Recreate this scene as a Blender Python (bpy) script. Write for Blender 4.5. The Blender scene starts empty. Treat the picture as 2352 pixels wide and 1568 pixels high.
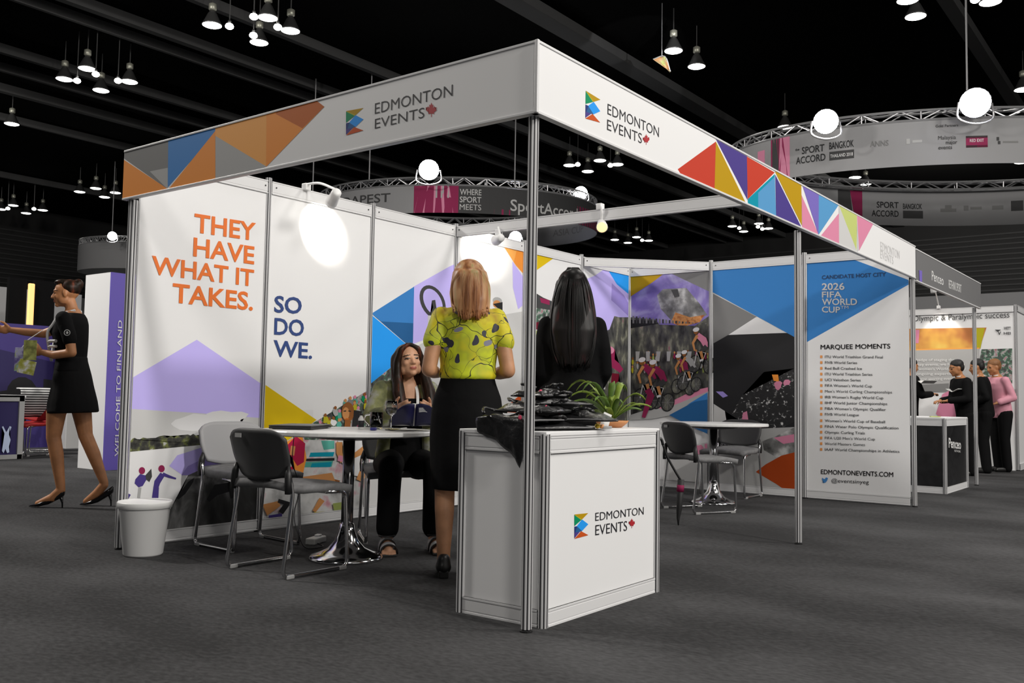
import bpy, bmesh, math, random
from mathutils import Vector, Matrix, noise
random.seed(7)
S = bpy.context.scene
COL = S.collection
PI = math.pi
W, H = 2352, 1568

# ------------------------------------------------------------------ camera, world, light, exposure
CAM_P = Vector((-3.0589, -2.2187, 0.9306))
YAW, PITCH, ROLL, FOC = 0.647414, 0.0609528, 0.0161749, 2134.277
_f = Vector((math.cos(YAW)*math.cos(PITCH), math.sin(YAW)*math.cos(PITCH), math.sin(PITCH)))
_r = Vector((math.sin(YAW), -math.cos(YAW), 0))
_u = _r.cross(_f)
CR = math.cos(ROLL)*_r + math.sin(ROLL)*_u
CU = -math.sin(ROLL)*_r + math.cos(ROLL)*_u
cam_d = bpy.data.cameras.new('camera')
cam = bpy.data.objects.new('camera', cam_d)
COL.objects.link(cam)
m = Matrix((CR, CU, -_f)).transposed().to_4x4()
m.translation = CAM_P
cam.matrix_world = m
cam_d.sensor_width = 36.0
cam_d.lens = FOC*36.0/W
cam_d.clip_start = 0.05
cam_d.clip_end = 300
S.camera = cam

world = bpy.data.worlds.new('world')
S.world = world
world.use_nodes = True
world.node_tree.nodes['Background'].inputs[0].default_value = (0.9, 0.93, 1.0, 1)
world.node_tree.nodes['Background'].inputs[1].default_value = 0.05
S.view_settings.view_transform = 'Standard'
S.view_settings.look = 'None'
S.view_settings.gamma = 1.0
S.view_settings.exposure = 0.0
S.view_settings.use_curve_mapping = False
try:
    S.cycles.use_denoising = True
    S.cycles.max_bounces = 8
    S.cycles.sample_clamp_indirect = 6.0
except Exception:
    pass

def area_lamp(name, loc, target, power, size, color=(1, .96, .9)):
    l = bpy.data.lights.new(name, 'AREA')
    l.energy = power
    l.shape = 'DISK'
    l.size = size
    l.color = color
    o = bpy.data.objects.new(name, l)
    COL.objects.link(o)
    o.location = loc
    d = Vector(target) - Vector(loc)
    o.rotation_euler = d.to_track_quat('-Z', 'Y').to_euler()
    return o
# unseen area lights for hall lamp clusters, some added to brighten boards and walls
for loc_, aim_, pw_, sz_ in (((-1.3, -14.5, 8.6), (1.5, 0, 1.2), 1080, .8), ((6.0, -9.5, 8.8), (3.5, 1.5, .8), 720, 2.6), ((2.0, -5.0, 8.8), (2.5, 1, 0.5), 190, 2.0),
                             ((-11.5, -1.0, 8.8), (0, 1.5, 1), 110, 1.6), ((-5.5, -8.0, 8.8), (0, 1.5, .6), 270, 1.6), ((2.5, 1.6, 8.9), (2.5, 2, 0), 70, 1.6), ((9.5, 2.0, 8.9), (9.5, 2, 0), 170, 1.6), ((-3.0, 12, 8.9), (3, 9.5, .8), 1150, 1.6),
                             ((9.5, 8.3, 8.9), (9.5, 8, 0), 150, 1.6), ((12.5, -6, 8.9), (11.5, 0, 1), 200, 1.6), ((4, 24, 8.7), (4, 45, 3), 500, 2.0), ((31, 5, 8.7), (45, 4, 4), 700, 2.0)):
    area_lamp('unseen_hall_light', loc_, aim_, pw_, sz_)

# ------------------------------------------------------------------ helpers
def ray(u, v):
    return _f + CR*((u - W/2)/FOC) - CU*((v - H/2)/FOC)
def on(u, v, ax, val):
    d = ray(u, v)
    return CAM_P + d*((val - CAM_P[ax])/d[ax])
def prj(p):
    d = Vector(p) - CAM_P
    z = d.dot(_f)
    return (W/2 + FOC*d.dot(CR)/z, H/2 - FOC*d.dot(CU)/z)

def lin(c):
    return c/12.92 if c <= .04045 else ((c + .055)/1.055)**2.4
def hx(s):
    return tuple(lin(int(s[i:i+2], 16)/255) for i in (0, 2, 4))
MATS = {}
def mat(name, col=(.5, .5, .5), rough=.5, metal=0., emit=0., spec=.5, bump=0., scale=40., var=0., vscale=6., trans=0., detail=3.):
    if name in MATS:
        return MATS[name]
    if isinstance(col, str):
        col = hx(col)
    M = bpy.data.materials.new(name)
    M.use_nodes = True
    nt = M.node_tree
    b = nt.nodes['Principled BSDF']
    b.inputs['Base Color'].default_value = (*col, 1)
    b.inputs['Roughness'].default_value = rough
    b.inputs['Metallic'].default_value = metal
    b.inputs['Specular IOR Level'].default_value = spec
    if trans:
        b.inputs['Transmission Weight'].default_value = trans
    if emit:
        b.inputs['Emission Color'].default_value = (*col, 1)
        b.inputs['Emission Strength'].default_value = emit
    tc = nt.nodes.new('ShaderNodeTexCoord')
    if var:
        n = nt.nodes.new('ShaderNodeTexNoise')
        n.inputs['Scale'].default_value = vscale
        n.inputs['Detail'].default_value = detail
        nt.links.new(tc.outputs['Object'], n.inputs['Vector'])
        r = nt.nodes.new('ShaderNodeValToRGB')
        r.color_ramp.elements[0].position = .35
        r.color_ramp.elements[1].position = .68
        r.color_ramp.elements[0].color = (*[c*(1 - var) for c in col], 1)
        r.color_ramp.elements[1].color = (*[min(1, c*(1 + var)) for c in col], 1)
        nt.links.new(n.outputs['Fac'], r.inputs['Fac'])
        nt.links.new(r.outputs['Color'], b.inputs['Base Color'])
    if bump:
        n2 = nt.nodes.new('ShaderNodeTexNoise')
        n2.inputs['Scale'].default_value = scale
        n2.inputs['Detail'].default_value = 4
        nt.links.new(tc.outputs['Object'], n2.inputs['Vector'])
        bp = nt.nodes.new('ShaderNodeBump')
        bp.inputs['Strength'].default_value = bump
        bp.inputs['Distance'].default_value = .01
        nt.links.new(n2.outputs['Fac'], bp.inputs['Height'])
        nt.links.new(bp.outputs['Normal'], b.inputs['Normal'])
    MATS[name] = M
    return M
def ramp_mat(name, stops, scale, detail=5., rough=.6, stretch=(1, 1, 1), dist=0.):
    """a print of many mixed colours: noise through a colour ramp"""
    if name in MATS:
        return MATS[name]
    M = bpy.data.materials.new(name)
    M.use_nodes = True
    nt = M.node_tree
    b = nt.nodes['Principled BSDF']
    b.inputs['Roughness'].default_value = rough
    tc = nt.nodes.new('ShaderNodeTexCoord')
    mp = nt.nodes.new('ShaderNodeMapping')
    mp.inputs['Scale'].default_value = stretch
    n = nt.nodes.new('ShaderNodeTexNoise')
    n.inputs['Scale'].default_value = scale
    n.inputs['Detail'].default_value = detail
    n.inputs['Distortion'].default_value = dist
    r = nt.nodes.new('ShaderNodeValToRGB')
    els = r.color_ramp.elements
    while len(els) < len(stops):
        els.new(.5)
    for e, (p, c) in zip(els, stops):
        e.position = p
        e.color = (*(hx(c) if isinstance(c, str) else c), 1)
    nt.links.new(tc.outputs['Object'], mp.inputs['Vector'])
    nt.links.new(mp.outputs['Vector'], n.inputs['Vector'])
    nt.links.new(n.outputs['Fac'], r.inputs['Fac'])
    nt.links.new(r.outputs['Color'], b.inputs['Base Color'])
    MATS[name] = M
    return M

def obj(name, bm, ms, parent=None, smooth=False):
    me = bpy.data.meshes.new(name)
    bm.normal_update()
    bm.to_mesh(me)
    bm.free()
    for q in (ms if isinstance(ms, (list, tuple)) else [ms]):
        me.materials.append(q)
    if smooth:
        me.polygons.foreach_set('use_smooth', [True]*len(me.polygons))
    o = bpy.data.objects.new(name, me)
    COL.objects.link(o)
    if parent:
        o.parent = parent
        o.matrix_parent_inverse = parent.matrix_basis.inverted()
    return o
def tag(o, label=None, cat=None, group=None, kind=None):
    if label: o['label'] = label
    if cat: o['category'] = cat
    if group: o['group'] = group
    if kind: o['kind'] = kind
    return o
def thing(name, label, cat, loc=(0, 0, 0), rz=0., group=None):
    o = bpy.data.objects.new(name, None)
    o.empty_display_size = .1
    COL.objects.link(o)
    o.location = loc
    o.rotation_euler = (0, 0, rz)
    return tag(o, label, cat, group)
def local(root):
    """children built in the thing's own frame"""
    return root
def lobj(name, bm, ms, root, smooth=False):
    o = obj(name, bm, ms, None, smooth)
    o.parent = root
    return o
def dup(root, loc=None, rz=None, label=None, group=None):
    r = root.copy()
    COL.objects.link(r)
    if loc is not None: r.location = loc
    if rz is not None: r.rotation_euler = (0, 0, rz)
    if label: r['label'] = label
    if group: r['group'] = group
    for ch in list(root.children):
        c = ch.copy(); COL.objects.link(c); c.parent = r
        for g in list(ch.children):
            d = g.copy(); COL.objects.link(d); d.parent = c
    return r

def box(bm, c, s, rot=None, mi=0, bev=0.):
    M = Matrix.Translation(c)
    if rot is not None:
        M = M @ (rot.to_4x4() if hasattr(rot, 'to_4x4') else Matrix.Rotation(rot, 4, 'Z'))
    r = bmesh.ops.create_cube(bm, size=1, matrix=M @ Matrix.Diagonal((*s, 1)))
    fs = {f for v in r['verts'] for f in v.link_faces}
    for f in fs: f.material_index = mi
    if bev:
        es = list({e for v in r['verts'] for e in v.link_edges})
        bmesh.ops.bevel(bm, geom=es, offset=bev, segments=2, affect='EDGES', profile=.5)
def quad(bm, pts, mi=0):
    f = bm.faces.new([bm.verts.new(p) for p in pts])
    f.material_index = mi
    return f
def beam_between(bm, a, b, w, h, mi=0):
    a, b = Vector(a), Vector(b)
    d = b - a
    q = d.to_track_quat('X', 'Z').to_matrix()
    box(bm, (a + b)/2, (d.length, w, h), q, mi)
def ring_pts(c, t, n, r, ry=None, up=None):
    t = Vector(t).normalized()
    up = Vector(up) if up is not None else (Vector((0, 0, 1)) if abs(t.z) < .95 else Vector((1, 0, 0)))
    x = t.cross(up).normalized()
    y = x.cross(t).normalized()
    ry = r if ry is None else ry
    return [Vector(c) + x*(r*math.cos(2*PI*i/n)) + y*(ry*math.sin(2*PI*i/n)) for i in range(n)]
def skin_rings(bm, rings, cap=True, mi=0):
    vs = [[bm.verts.new(p) for p in r] for r in rings]
    n = len(vs[0])
    for a, b in zip(vs, vs[1:]):
        for i in range(n):
            f = bm.faces.new((a[i], a[(i+1) % n], b[(i+1) % n], b[i]))
            f.material_index = mi
    if cap:
        f = bm.faces.new(list(reversed(vs[0]))); f.material_index = mi
        f = bm.faces.new(vs[-1]); f.material_index = mi
def tube(bm, pts, r, n=8, mi=0):
    pts = [Vector(p) for p in pts]
    rr = r if isinstance(r, (list, tuple)) else [r]*len(pts)
    up = None
    rings = []
    prev = None
    for i, p in enumerate(pts):
        t = (pts[min(i+1, len(pts)-1)] - pts[max(i-1, 0)])
        if t.length < 1e-9: t = Vector((0, 0, 1))
        t.normalize()
        if prev is None:
            x = t.cross(Vector((0, 0, 1)) if abs(t.z) < .95 else Vector((1, 0, 0))).normalized()
        else:
            x = (prev - t*prev.dot(t)).normalized()
        prev = x
        y = t.cross(x)
        rings.append([p + x*(rr[i]*math.cos(2*PI*k/n)) + y*(rr[i]*math.sin(2*PI*k/n)) for k in range(n)])
    skin_rings(bm, rings, True, mi)
def smooth_path(pts, k=6):
    P = [Vector(p) for p in pts]
    P = [P[0]*2 - P[1]] + P + [P[-1]*2 - P[-2]]
    out = []
    for i in range(1, len(P)-2):
        for j in range(k):
            t = j/k
            a, b, c, d = P[i-1], P[i], P[i+1], P[i+2]
            out.append(.5*((2*b) + (c-a)*t + (2*a-5*b+4*c-d)*t*t + (3*b-a-3*c+d)*t*t*t))
    out.append(P[-2])
    return out
def round_path(pts, rad=.04, k=5):
    P = [Vector(p) for p in pts]
    out = [P[0]]
    for a, b, c in zip(P, P[1:], P[2:]):
        r = min(rad, (a-b).length*.45, (c-b).length*.45)
        p, q = b + (a-b).normalized()*r, b + (c-b).normalized()*r
        for j in range(k+1):
            t = j/k
            out.append(p*(1-t)**2 + b*2*t*(1-t) + q*t*t)
    out.append(P[-1])
    return out
def lathe(bm, prof, c=(0, 0, 0), n=32, mi=0):
    rings = []
    for r, z in prof:
        r = max(r, 1e-4)
        rings.append([Vector(c) + Vector((r*math.cos(2*PI*i/n), r*math.sin(2*PI*i/n), z)) for i in range(n)])
    skin_rings(bm, rings, True, mi)
def sheet(bm, fn, nu, nv, th, mi=0):
    """closed sheet of thickness th; fn(u,v) in 0..1 gives the point"""
    P = [[Vector(fn(i/nu, j/nv)) for j in range(nv+1)] for i in range(nu+1)]
    def nrm(i, j):
        a = P[min(i+1, nu)][j] - P[max(i-1, 0)][j]
        b = P[i][min(j+1, nv)] - P[i][max(j-1, 0)]
        q = a.cross(b)
        return q.normalized() if q.length > 1e-9 else Vector((0, 0, 1))
    A = [[bm.verts.new(P[i][j] + nrm(i, j)*th/2) for j in range(nv+1)] for i in range(nu+1)]
    B = [[bm.verts.new(P[i][j] - nrm(i, j)*th/2) for j in range(nv+1)] for i in range(nu+1)]
    fs = []
    for i in range(nu):
        for j in range(nv):
            fs.append(bm.faces.new((A[i][j], A[i+1][j], A[i+1][j+1], A[i][j+1])))
            fs.append(bm.faces.new((B[i][j], B[i][j+1], B[i+1][j+1], B[i+1][j])))
    for i in range(nu):
        fs.append(bm.faces.new((A[i][0], B[i][0], B[i+1][0], A[i+1][0])))
        fs.append(bm.faces.new((A[i][nv], A[i+1][nv], B[i+1][nv], B[i][nv])))
    for j in range(nv):
        fs.append(bm.faces.new((A[0][j], A[0][j+1], B[0][j+1], B[0][j])))
        fs.append(bm.faces.new((A[nu][j], B[nu][j], B[nu][j+1], A[nu][j+1])))
    for f in fs: f.material_index = mi
def ball(bm, c, r, rot=None, n=14, mi=0):
    r = (r, r, r) if not hasattr(r, '__len__') else r
    M = Matrix.Translation(c)
    if rot is not None: M = M @ rot.to_4x4()
    q = bmesh.ops.create_uvsphere(bm, u_segments=n, v_segments=max(6, n*2//3), radius=1, matrix=M @ Matrix.Diagonal((*r, 1)))
    for f in {f for v in q['verts'] for f in v.link_faces}: f.material_index = mi

# --- prints on flat boards: a Plane maps (s, z) to the board's face
class Plane:
    def __init__(self, ax, val, nrm):
        self.ax, self.val, self.n = ax, val, nrm      # nrm = +-1 direction of the face along the axis
    def px(self, u, v):
        p = on(u, v, self.ax, self.val)
        return (p.y if self.ax == 0 else p.x, p.z)
    def pt(self, s, z, off):
        o = self.val + self.n*off
        return Vector((o, s, z)) if self.ax == 0 else Vector((s, o, z))
def clip(poly, rect):
    s0, s1, z0, z1 = rect
    for ax, val, sg in ((0, s0, 1), (0, s1, -1), (1, z0, 1), (1, z1, -1)):
        out = []
        for i, p in enumerate(poly):
            q = poly[(i+1) % len(poly)]
            a, b = (p[ax]-val)*sg, (q[ax]-val)*sg
            if a >= 0: out.append(p)
            if (a >= 0) != (b >= 0):
                t = a/(a-b)
                out.append((p[0]+(q[0]-p[0])*t, p[1]+(q[1]-p[1])*t))
        poly = out
        if len(poly) < 3: return []
    return poly
def put_poly(bm, pl, poly, mi, off, rect=None):
    if rect: poly = clip(poly, rect)
    if len(poly) < 3: return
    ar = sum(p[0]*q[1]-q[0]*p[1] for p, q in zip(poly, poly[1:]+poly[:1]))
    if abs(ar) < 1e-7: return
    # outward winding: for ax=1,n=-1 the s axis runs right when seen from the front
    ccw = ar > 0
    front = (pl.ax == 1 and pl.n < 0) or (pl.ax == 0 and pl.n > 0)
    if ccw != front: poly = poly[::-1]
    f = bm.faces.new([bm.verts.new(pl.pt(s, z, off)) for s, z in poly])
    f.material_index = mi
    if len(poly) > 4:
        bmesh.ops.triangulate(bm, faces=[f])

_text_cache = {}
def text_mesh(s, bold=0.):
    """[(verts, faces)] of a flat text, cap height 1, starting at x=0"""
    key = (s, bold)
    if key in _text_cache: return _text_cache[key]
    cu = bpy.data.curves.new('t', 'FONT')
    cu.body = s
    cu.offset = 0 if (bold > 0 and 'M' in s) else bold
    cu.resolution_u = 3
    o = bpy.data.objects.new('t', cu)
    COL.objects.link(o)
    bpy.context.view_layer.update()
    me = bpy.data.meshes.new_from_object(o.evaluated_get(bpy.context.evaluated_depsgraph_get()))
    vs = [tuple(v.co) for v in me.vertices]
    fs = [tuple(p.vertices) for p in me.polygons]
    bpy.data.objects.remove(o)
    bpy.data.curves.remove(cu)
    bpy.data.meshes.remove(me)
    if bold > 0 and ('MARQUEE' in s or 'MONTONEV' in s):                        # thicken by overlaid copies (the outline offset breaks the letter M)
        e = bold*.9; v0, f0, n0 = list(vs), list(fs), len(vs)
        vs, fs = [], []
        for k, (dx, dy) in enumerate(((-e, 0), (e, 0), (0, e), (0, -e))):
            vs += [(x+dx, y+dy, 0) for x, y, _ in v0]; fs += [tuple(i+k*n0 for i in f) for f in f0]
    cap = .729
    x0 = min(v[0] for v in vs); x1 = max(v[0] for v in vs)
    _text_cache[key] = ([((v[0]-x0)/cap, v[1]/cap) for v in vs], fs, (x1-x0)/cap)
    return _text_cache[key]
def text_map(bm, s, fn, bold=0., mi=0):
    """fn(x01, y) -> point"""
    vs, fs, w = text_mesh(s, bold)
    V = [bm.verts.new(fn(x/w, y)) for x, y in vs]
    for f in fs:
        try:
            q = bm.faces.new([V[i] for i in f]); q.material_index = mi
        except ValueError:
            pass
def text_px(bm, pl, s, a, b, top, bold=0., mi=0, off=.0012, width=True):
    """text whose baseline runs from pixel a to pixel b on the board, cap height up to pixel row top above a"""
    A, B = pl.px(*a), pl.px(*b)
    T = pl.px(a[0], top)
    h = T[1]-A[1]
    w = text_mesh(s, bold)[2]*h
    L = (B[0]-A[0]) if width else math.copysign(w, B[0]-A[0])
    dz = (B[1]-A[1]) if width else 0
    text_map(bm, s, lambda x, y: pl.pt(A[0]+L*x, A[1]+dz*x+h*y, off), bold, mi)

M_ = mat
ALU = mat('aluminium', (.66, .66, .67), .35, .25)
ALUD = mat('aluminium_groove', (.12, .12, .13), .5, .6)
WHITE = mat('white_board', (.85, .85, .86), .55)
WHITEP = mat('white_plastic', (.86, .86, .86), .4)
BLACKP = mat('black_plastic', (.012, .012, .013), .45)
CHROME = mat('chrome', (.75, .75, .76), .12, 1.)
INK = mat('black_ink', (.015, .015, .02), .6)

# Palette of the prints
PAL = dict(
    orange=(.9, .31, .045), orange2=(.93, .42, .1), brown=(.55, .13, .012), red=(.56, .05, .025), rust=(.6, .09, .012),
    gold=(.5, .3, .004), yellow=(.75, .52, .003), purple=(.075, .05, .26), lilac=(.2, .15, .52), pink=(.72, .26, .4),
    blue=(.045, .23, .6), deep=(.02, .12, .32), sky=(.02, .34, .95), navy=(.02, .04, .2), teal=(.0, .3, .42), cyan=(.1, .33, .62),
    lav=(.58, .5, 1.), lav2=(.36, .29, .72), lav3=(.22, .17, .5), grey=(.22, .22, .22), grey2=(.45, .45, .45), grey3=(.62, .62, .62), dark=(.06, .06, .062),
    black=(.02, .02, .022), green=(.0, .28, .12), olive=(.5, .45, .02), lime=(.5, .62, .2), skin=(.62, .28, .1), skind=(.28, .1, .025),
    tealg=(.1, .4, .33), aqua=(.0, .3, .42), crimson=(.45, .01, .06), maroon=(.14, .004, .02), paleblue=(.3, .62, 1.), wine=(.3, .02, .09),
    offwhite=(.78, .78, .79), grass=(.3, .3, .04), brick=(.42, .06, .008), yellowgreen=(.55, .62, .2), palegreen=(.35, .42, .12))
def pm(k):
    if k in MATS: return MATS[k]
    return mat(k, PAL[k[6:]], .55)
def PM(k):
    return mat('print_' + k, PAL[k], .6, spec=.2) if k in PAL else MATS[k]
ramp_mat('photo_rock', [(.3, '101010'), (.45, '303030'), (.55, '585858'), (.7, 'a0a0a0')], 4, 6, stretch=(1.4, 1, .8), dist=.6)
ramp_mat('photo_trees', [(.35, '181818'), (.5, '404038'), (.62, '788040'), (.7, 'c0c0c0')], 22, 6)
ramp_mat('photo_crowd', [(.3, '202020'), (.42, '505050'), (.5, '3c6a50'), (.58, 'b0b0b0'), (.66, 'a05060'), (.75, 'e0e0e0')], 16, 6)
ramp_mat('photo_pitch', [(.3, '808080'), (.45, 'c8c8c8'), (.55, 'd8d8d8'), (.66, 'd090a0'), (.75, 'a8b060')], 6, 5)
ramp_mat('photo_castle', [(.3, '1c1c1c'), (.45, '484848'), (.55, '585850'), (.68, '909080'), (.76, 'a05070')], 14, 6, stretch=(1, 1, .5))
ramp_mat('photo_spray', [(.52, '1a1a1c'), (.6, '303032'), (.66, 'c0c0c0'), (.75, 'f0f0f0')], 22, 7, stretch=(1, 1, 1.2), dist=1.)
ramp_mat('photo_fire', [(.3, 'a05018'), (.48, 'e0a060'), (.6, 'd0803c'), (.7, 'b06070')], 16, 5)
ramp_mat('photo_mountain', [(.3, '6050a0'), (.48, '8878c0'), (.6, 'b0a8d8'), (.75, 'd0d0d0')], 3.5, 5, dist=.4)
ramp_mat('photo_boulder', [(.3, '404040'), (.5, '808080'), (.62, 'c0c0c0'), (.75, 'e0e0e0')], 7, 5)
# ------------------------------------------------------------------ the hall
bm = bmesh.new()
quad(bm, [(-30, -30, 0), (46, -30, 0), (46, 46, 0), (-30, 46, 0)])
def carpet():
    M = mat('carpet', (.06, .06, .062), .95, spec=.1)
    nt = M.node_tree
    b = nt.nodes['Principled BSDF']
    tc = nt.nodes['Texture Coordinate']
    n = nt.nodes.new('ShaderNodeTexNoise'); n.inputs['Scale'].default_value = 1.3; n.inputs['Detail'].default_value = 5
    n2 = nt.nodes.new('ShaderNodeTexNoise'); n2.inputs['Scale'].default_value = 55; n2.inputs['Detail'].default_value = 6
    mp = nt.nodes.new('ShaderNodeMapping'); mp.inputs['Scale'].default_value = (1, .55, 1); mp.inputs['Rotation'].default_value = (0, 0, .9)
    nt.links.new(tc.outputs['Object'], mp.inputs['Vector'])
    nt.links.new(mp.outputs['Vector'], n.inputs['Vector'])
    nt.links.new(mp.outputs['Vector'], n2.inputs['Vector'])
    mx = nt.nodes.new('ShaderNodeMix'); mx.data_type = 'FLOAT'
    mx.inputs[0].default_value = .38
    nt.links.new(n.outputs['Fac'], mx.inputs[2]); nt.links.new(n2.outputs['Fac'], mx.inputs[3])
    r = nt.nodes.new('ShaderNodeValToRGB')
    r.color_ramp.elements[0].position = .4; r.color_ramp.elements[0].color = (.034, .034, .035, 1)
    r.color_ramp.elements[1].position = .66; r.color_ramp.elements[1].color = (.085, .085, .088, 1)
    nt.links.new(mx.outputs[0], r.inputs['Fac'])
    nt.links.new(r.outputs['Color'], b.inputs['Base Color'])
    bp = nt.nodes.new('ShaderNodeBump'); bp.inputs['Strength'].default_value = .25; bp.inputs['Distance'].default_value = .004
    nt.links.new(n2.outputs['Fac'], bp.inputs['Height']); nt.links.new(bp.outputs['Normal'], b.inputs['Normal'])
    return M
tag(obj('floor', bm, carpet()), kind='structure')
bm = bmesh.new()
quad(bm, [(-30, -30, 10.0), (-30, 46, 10.0), (46, 46, 10.0), (46, -30, 10.0)])
tag(obj('ceiling', bm, mat('ceiling_black', (.0015, .0015, .0015), .95, spec=.05)), kind='structure')
HALLD = mat('hall_dark_cladding', (.018, .018, .0185), .8)
HALLG = mat('hall_grey_wall', (.3, .3, .31), .8)
def hall_wall(nm, ax, val, lo, hi, zs):
    bm = bmesh.new()
    t = .3
    def bx(z0, z1, mi, dv=0):
        c = [0, 0, (z0+z1)/2]; s = [0, 0, z1-z0]
        c[ax] = val + t/2 + dv; s[ax] = t
        c[1-ax] = (lo+hi)/2; s[1-ax] = hi-lo
        box(bm, c, s, mi=mi)
    bx(0, zs, 1)
    bx(zs, 10.0, 0, .1)
    k = zs + .1
    while k < 9.0:                    # horizontal ribs of the cladding
        bx(k, k+.07, 2, .04)
        k += .24
    tag(obj(nm, bm, [HALLD, HALLG, mat('hall_rib', (.04, .04, .041), .7)]), kind='structure')
hall_wall('wall_left', 1, 45, -30, 46, 5.8)
hall_wall('wall_right', 0, 45, -30, 46, 6.2)
BEAM = mat('ceiling_beam_paint', (.06, .06, .061), .8)
for k, (u, v, w) in enumerate([(300, 88, .1), (450, 0, .16), (285, 238, .12), (140, 305, .12), (140, 430, .12), (110, 505, .12),
                               (1400, 130, .5), (2200, 40, .3), (700, 390, .22), (1300, 500, .16), (1500, 480, .2)]):
    p = on(u, v, 2, 9.8)
    if p.y > 44 or p.x > 60: continue
    bm = bmesh.new()
    box(bm, (8, p.y, 9.86), (74, w, .24))
    tag(obj('ceiling_beam', bm, BEAM), kind='structure')

# ------------------------------------------------------------------ aluminium system parts
def post_mesh(bm, x, y, z0, z1, r=.021, rot=0.):
    """octagonal system post with a slot down each face"""
    out = []
    for k in range(8):
        a = PI/4*k + rot
        d = Vector((math.cos(a), math.sin(a), 0)); t = Vector((-d.y, d.x, 0))
        hw = r*math.tan(PI/8)
        for s, q in ((-1, 1), (-.36, 1), (-.36, .8), (.36, .8), (.36, 1)):
            out.append(d*r*q + t*hw*s)
    rings = [[Vector((x, y, z)) + p for p in out] for z in (z0, z1)]
    vs = [[bm.verts.new(p) for p in rr] for rr in rings]
    n = len(out)
    for i in range(n):
        f = bm.faces.new((vs[0][i], vs[0][(i+1) % n], vs[1][(i+1) % n], vs[1][i]))
        if i % 5 in (1, 2, 3): f.material_index = 1
    bm.faces.new(vs[1]); bm.faces.new(vs[0][::-1])
def post(label, x, y, z0=0., z1=2.42, r=.021, group=None):
    t = thing('aluminium_post', label, 'post', (x, y, 0), group=group)
    b = bmesh.new(); post_mesh(b, x, y, z0 + .012, z1, r)
    obj('upright', b, [ALU, ALUD], t)
    b = bmesh.new(); lathe(b, [(.026, z0), (.026, z0+.006), (.012, z0+.012)], (x, y, 0), 16)
    obj('foot', b, BLACKP, t)
    return t
def rail(bm, a, b, h, w=.03):
    """flat extrusion with a groove near its top and bottom"""
    a, b = Vector(a), Vector(b)
    d = (b-a); q = d.to_track_quat('X', 'Z').to_matrix(); L = d.length; c = (a+b)/2
    box(bm, c, (L, w*.8, h), q)
    for k in (-1, 1):
        box(bm, c + q @ Vector((0, 0, k*(h/2-.004))), (L, w, .008), q)
    box(bm, c, (L, w*.92, h-.03), q)

PL3 = Plane(1, 2.988, -1)
PL6 = Plane(0, 5.988, -1)
def Z(x0, y0, sc):
    return lambda pts: [(x0 + a/sc, y0 + b/sc) for a, b in pts]
I1 = lambda pts: pts

# print polygons in photo pixels, later layers over earlier ones: (material, polygon)
rnd = random.Random(3)
def jag(pts, n, amp):
    """the upper edge of a tree line"""
    out = []
    for a, b in zip(pts, pts[1:]):
        for k in range(n):
            t = k/n
            out.append((a[0]+(b[0]-a[0])*t, a[1]+(b[1]-a[1])*t - rnd.random()*amp))
    return out + [pts[-1]]
def blob(cx, cy, rx, ry, rot=0, n=14, jit=.0):
    return [(cx + rx*(1+rnd.uniform(-jit, jit))*math.cos(a)*math.cos(rot) - ry*math.sin(a)*math.sin(rot), cy + rx*math.cos(a)*math.sin(rot) + ry*(1+rnd.uniform(-jit, jit))*math.sin(a)*math.cos(rot))
            for a in [2*PI*i/n for i in range(n)]]
def stroke(pts, w):
    """a bent limb or band as one polygon"""
    L, R = [], []
    ws = w if isinstance(w, (list, tuple)) else [w]*len(pts)
    for i, p in enumerate(pts):
        a, b = pts[max(0, i-1)], pts[min(len(pts)-1, i+1)]
        dx, dy = b[0]-a[0], b[1]-a[1]; l = math.hypot(dx, dy) or 1
        L.append((p[0]-dy/l*ws[i]/2, p[1]+dx/l*ws[i]/2)); R.append((p[0]+dy/l*ws[i]/2, p[1]-dx/l*ws[i]/2))
    return L + R[::-1]
Z2 = Z(260, 880, 2091/640)
Z3 = Z(780, 560, 1568/460)
Z6 = Z(1220, 560, 1568/440)
Z7 = Z(1500, 900, 1485/360)
Z8 = Z(1620, 560, 1225/500)
BACK = []
def B(m_, pts): BACK.append((m_, pts))
# panel: winter skating hill
B('lav', [(240, 905), (452, 780), (604, 884), (604, 960), (560, 962), (240, 935)])
B('grey3', [(240, 935), (450, 948), (604, 960), (604, 1000), (240, 1020)])
B('offwhite', Z2(blob(720, 290, 270, 70, -.05, 16, .25)))
B('offwhite', Z2(blob(850, 245, 160, 35, 0, 14, .2)))
B('photo_trees', Z2(jag([(40, 465), (160, 430), (380, 410), (560, 405), (700, 390)], 7, 22) + [(700, 458), (40, 522)]))
B('lav', Z2([(480, 540), (700, 470), (1080, 500), (1080, 640), (520, 690), (420, 620)]))
B('lav2', Z2([(560, 620), (690, 560), (960, 590), (1080, 600), (1080, 680), (510, 690)]))
B('photo_rock', Z2([(380, 1120), (420, 960), (520, 790), (560, 690), (660, 645), (840, 650), (1000, 650), (1100, 720), (1110, 1060), (640, 1095)]))
B('black', Z2([(470, 860), (560, 740), (610, 705), (600, 740), (540, 830), (490, 870)]))
B('black', Z2([(700, 870), (760, 760), (900, 740), (910, 800), (780, 840), (720, 890)]))
for hx_, hy, tone in ((215, 655, 'purple'), (362, 640, 'purple')):
    B('wine', Z2(blob(hx_, hy, 24, 27)))
B('purple', Z2([(165, 720), (200, 680), (240, 690), (250, 720), (220, 770), (190, 780), (160, 750)]))
B('dark', Z2([(240, 690), (285, 640), (290, 700), (270, 740), (245, 720)]))
B('grey2', Z2(stroke([(200, 780), (190, 860)], 22)))
B('purple', Z2(stroke([(120, 830), (95, 875)], 24)))
B('purple', Z2(stroke([(370, 680), (330, 740), (315, 800), (300, 875)], [40, 46, 34, 26])))
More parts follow.
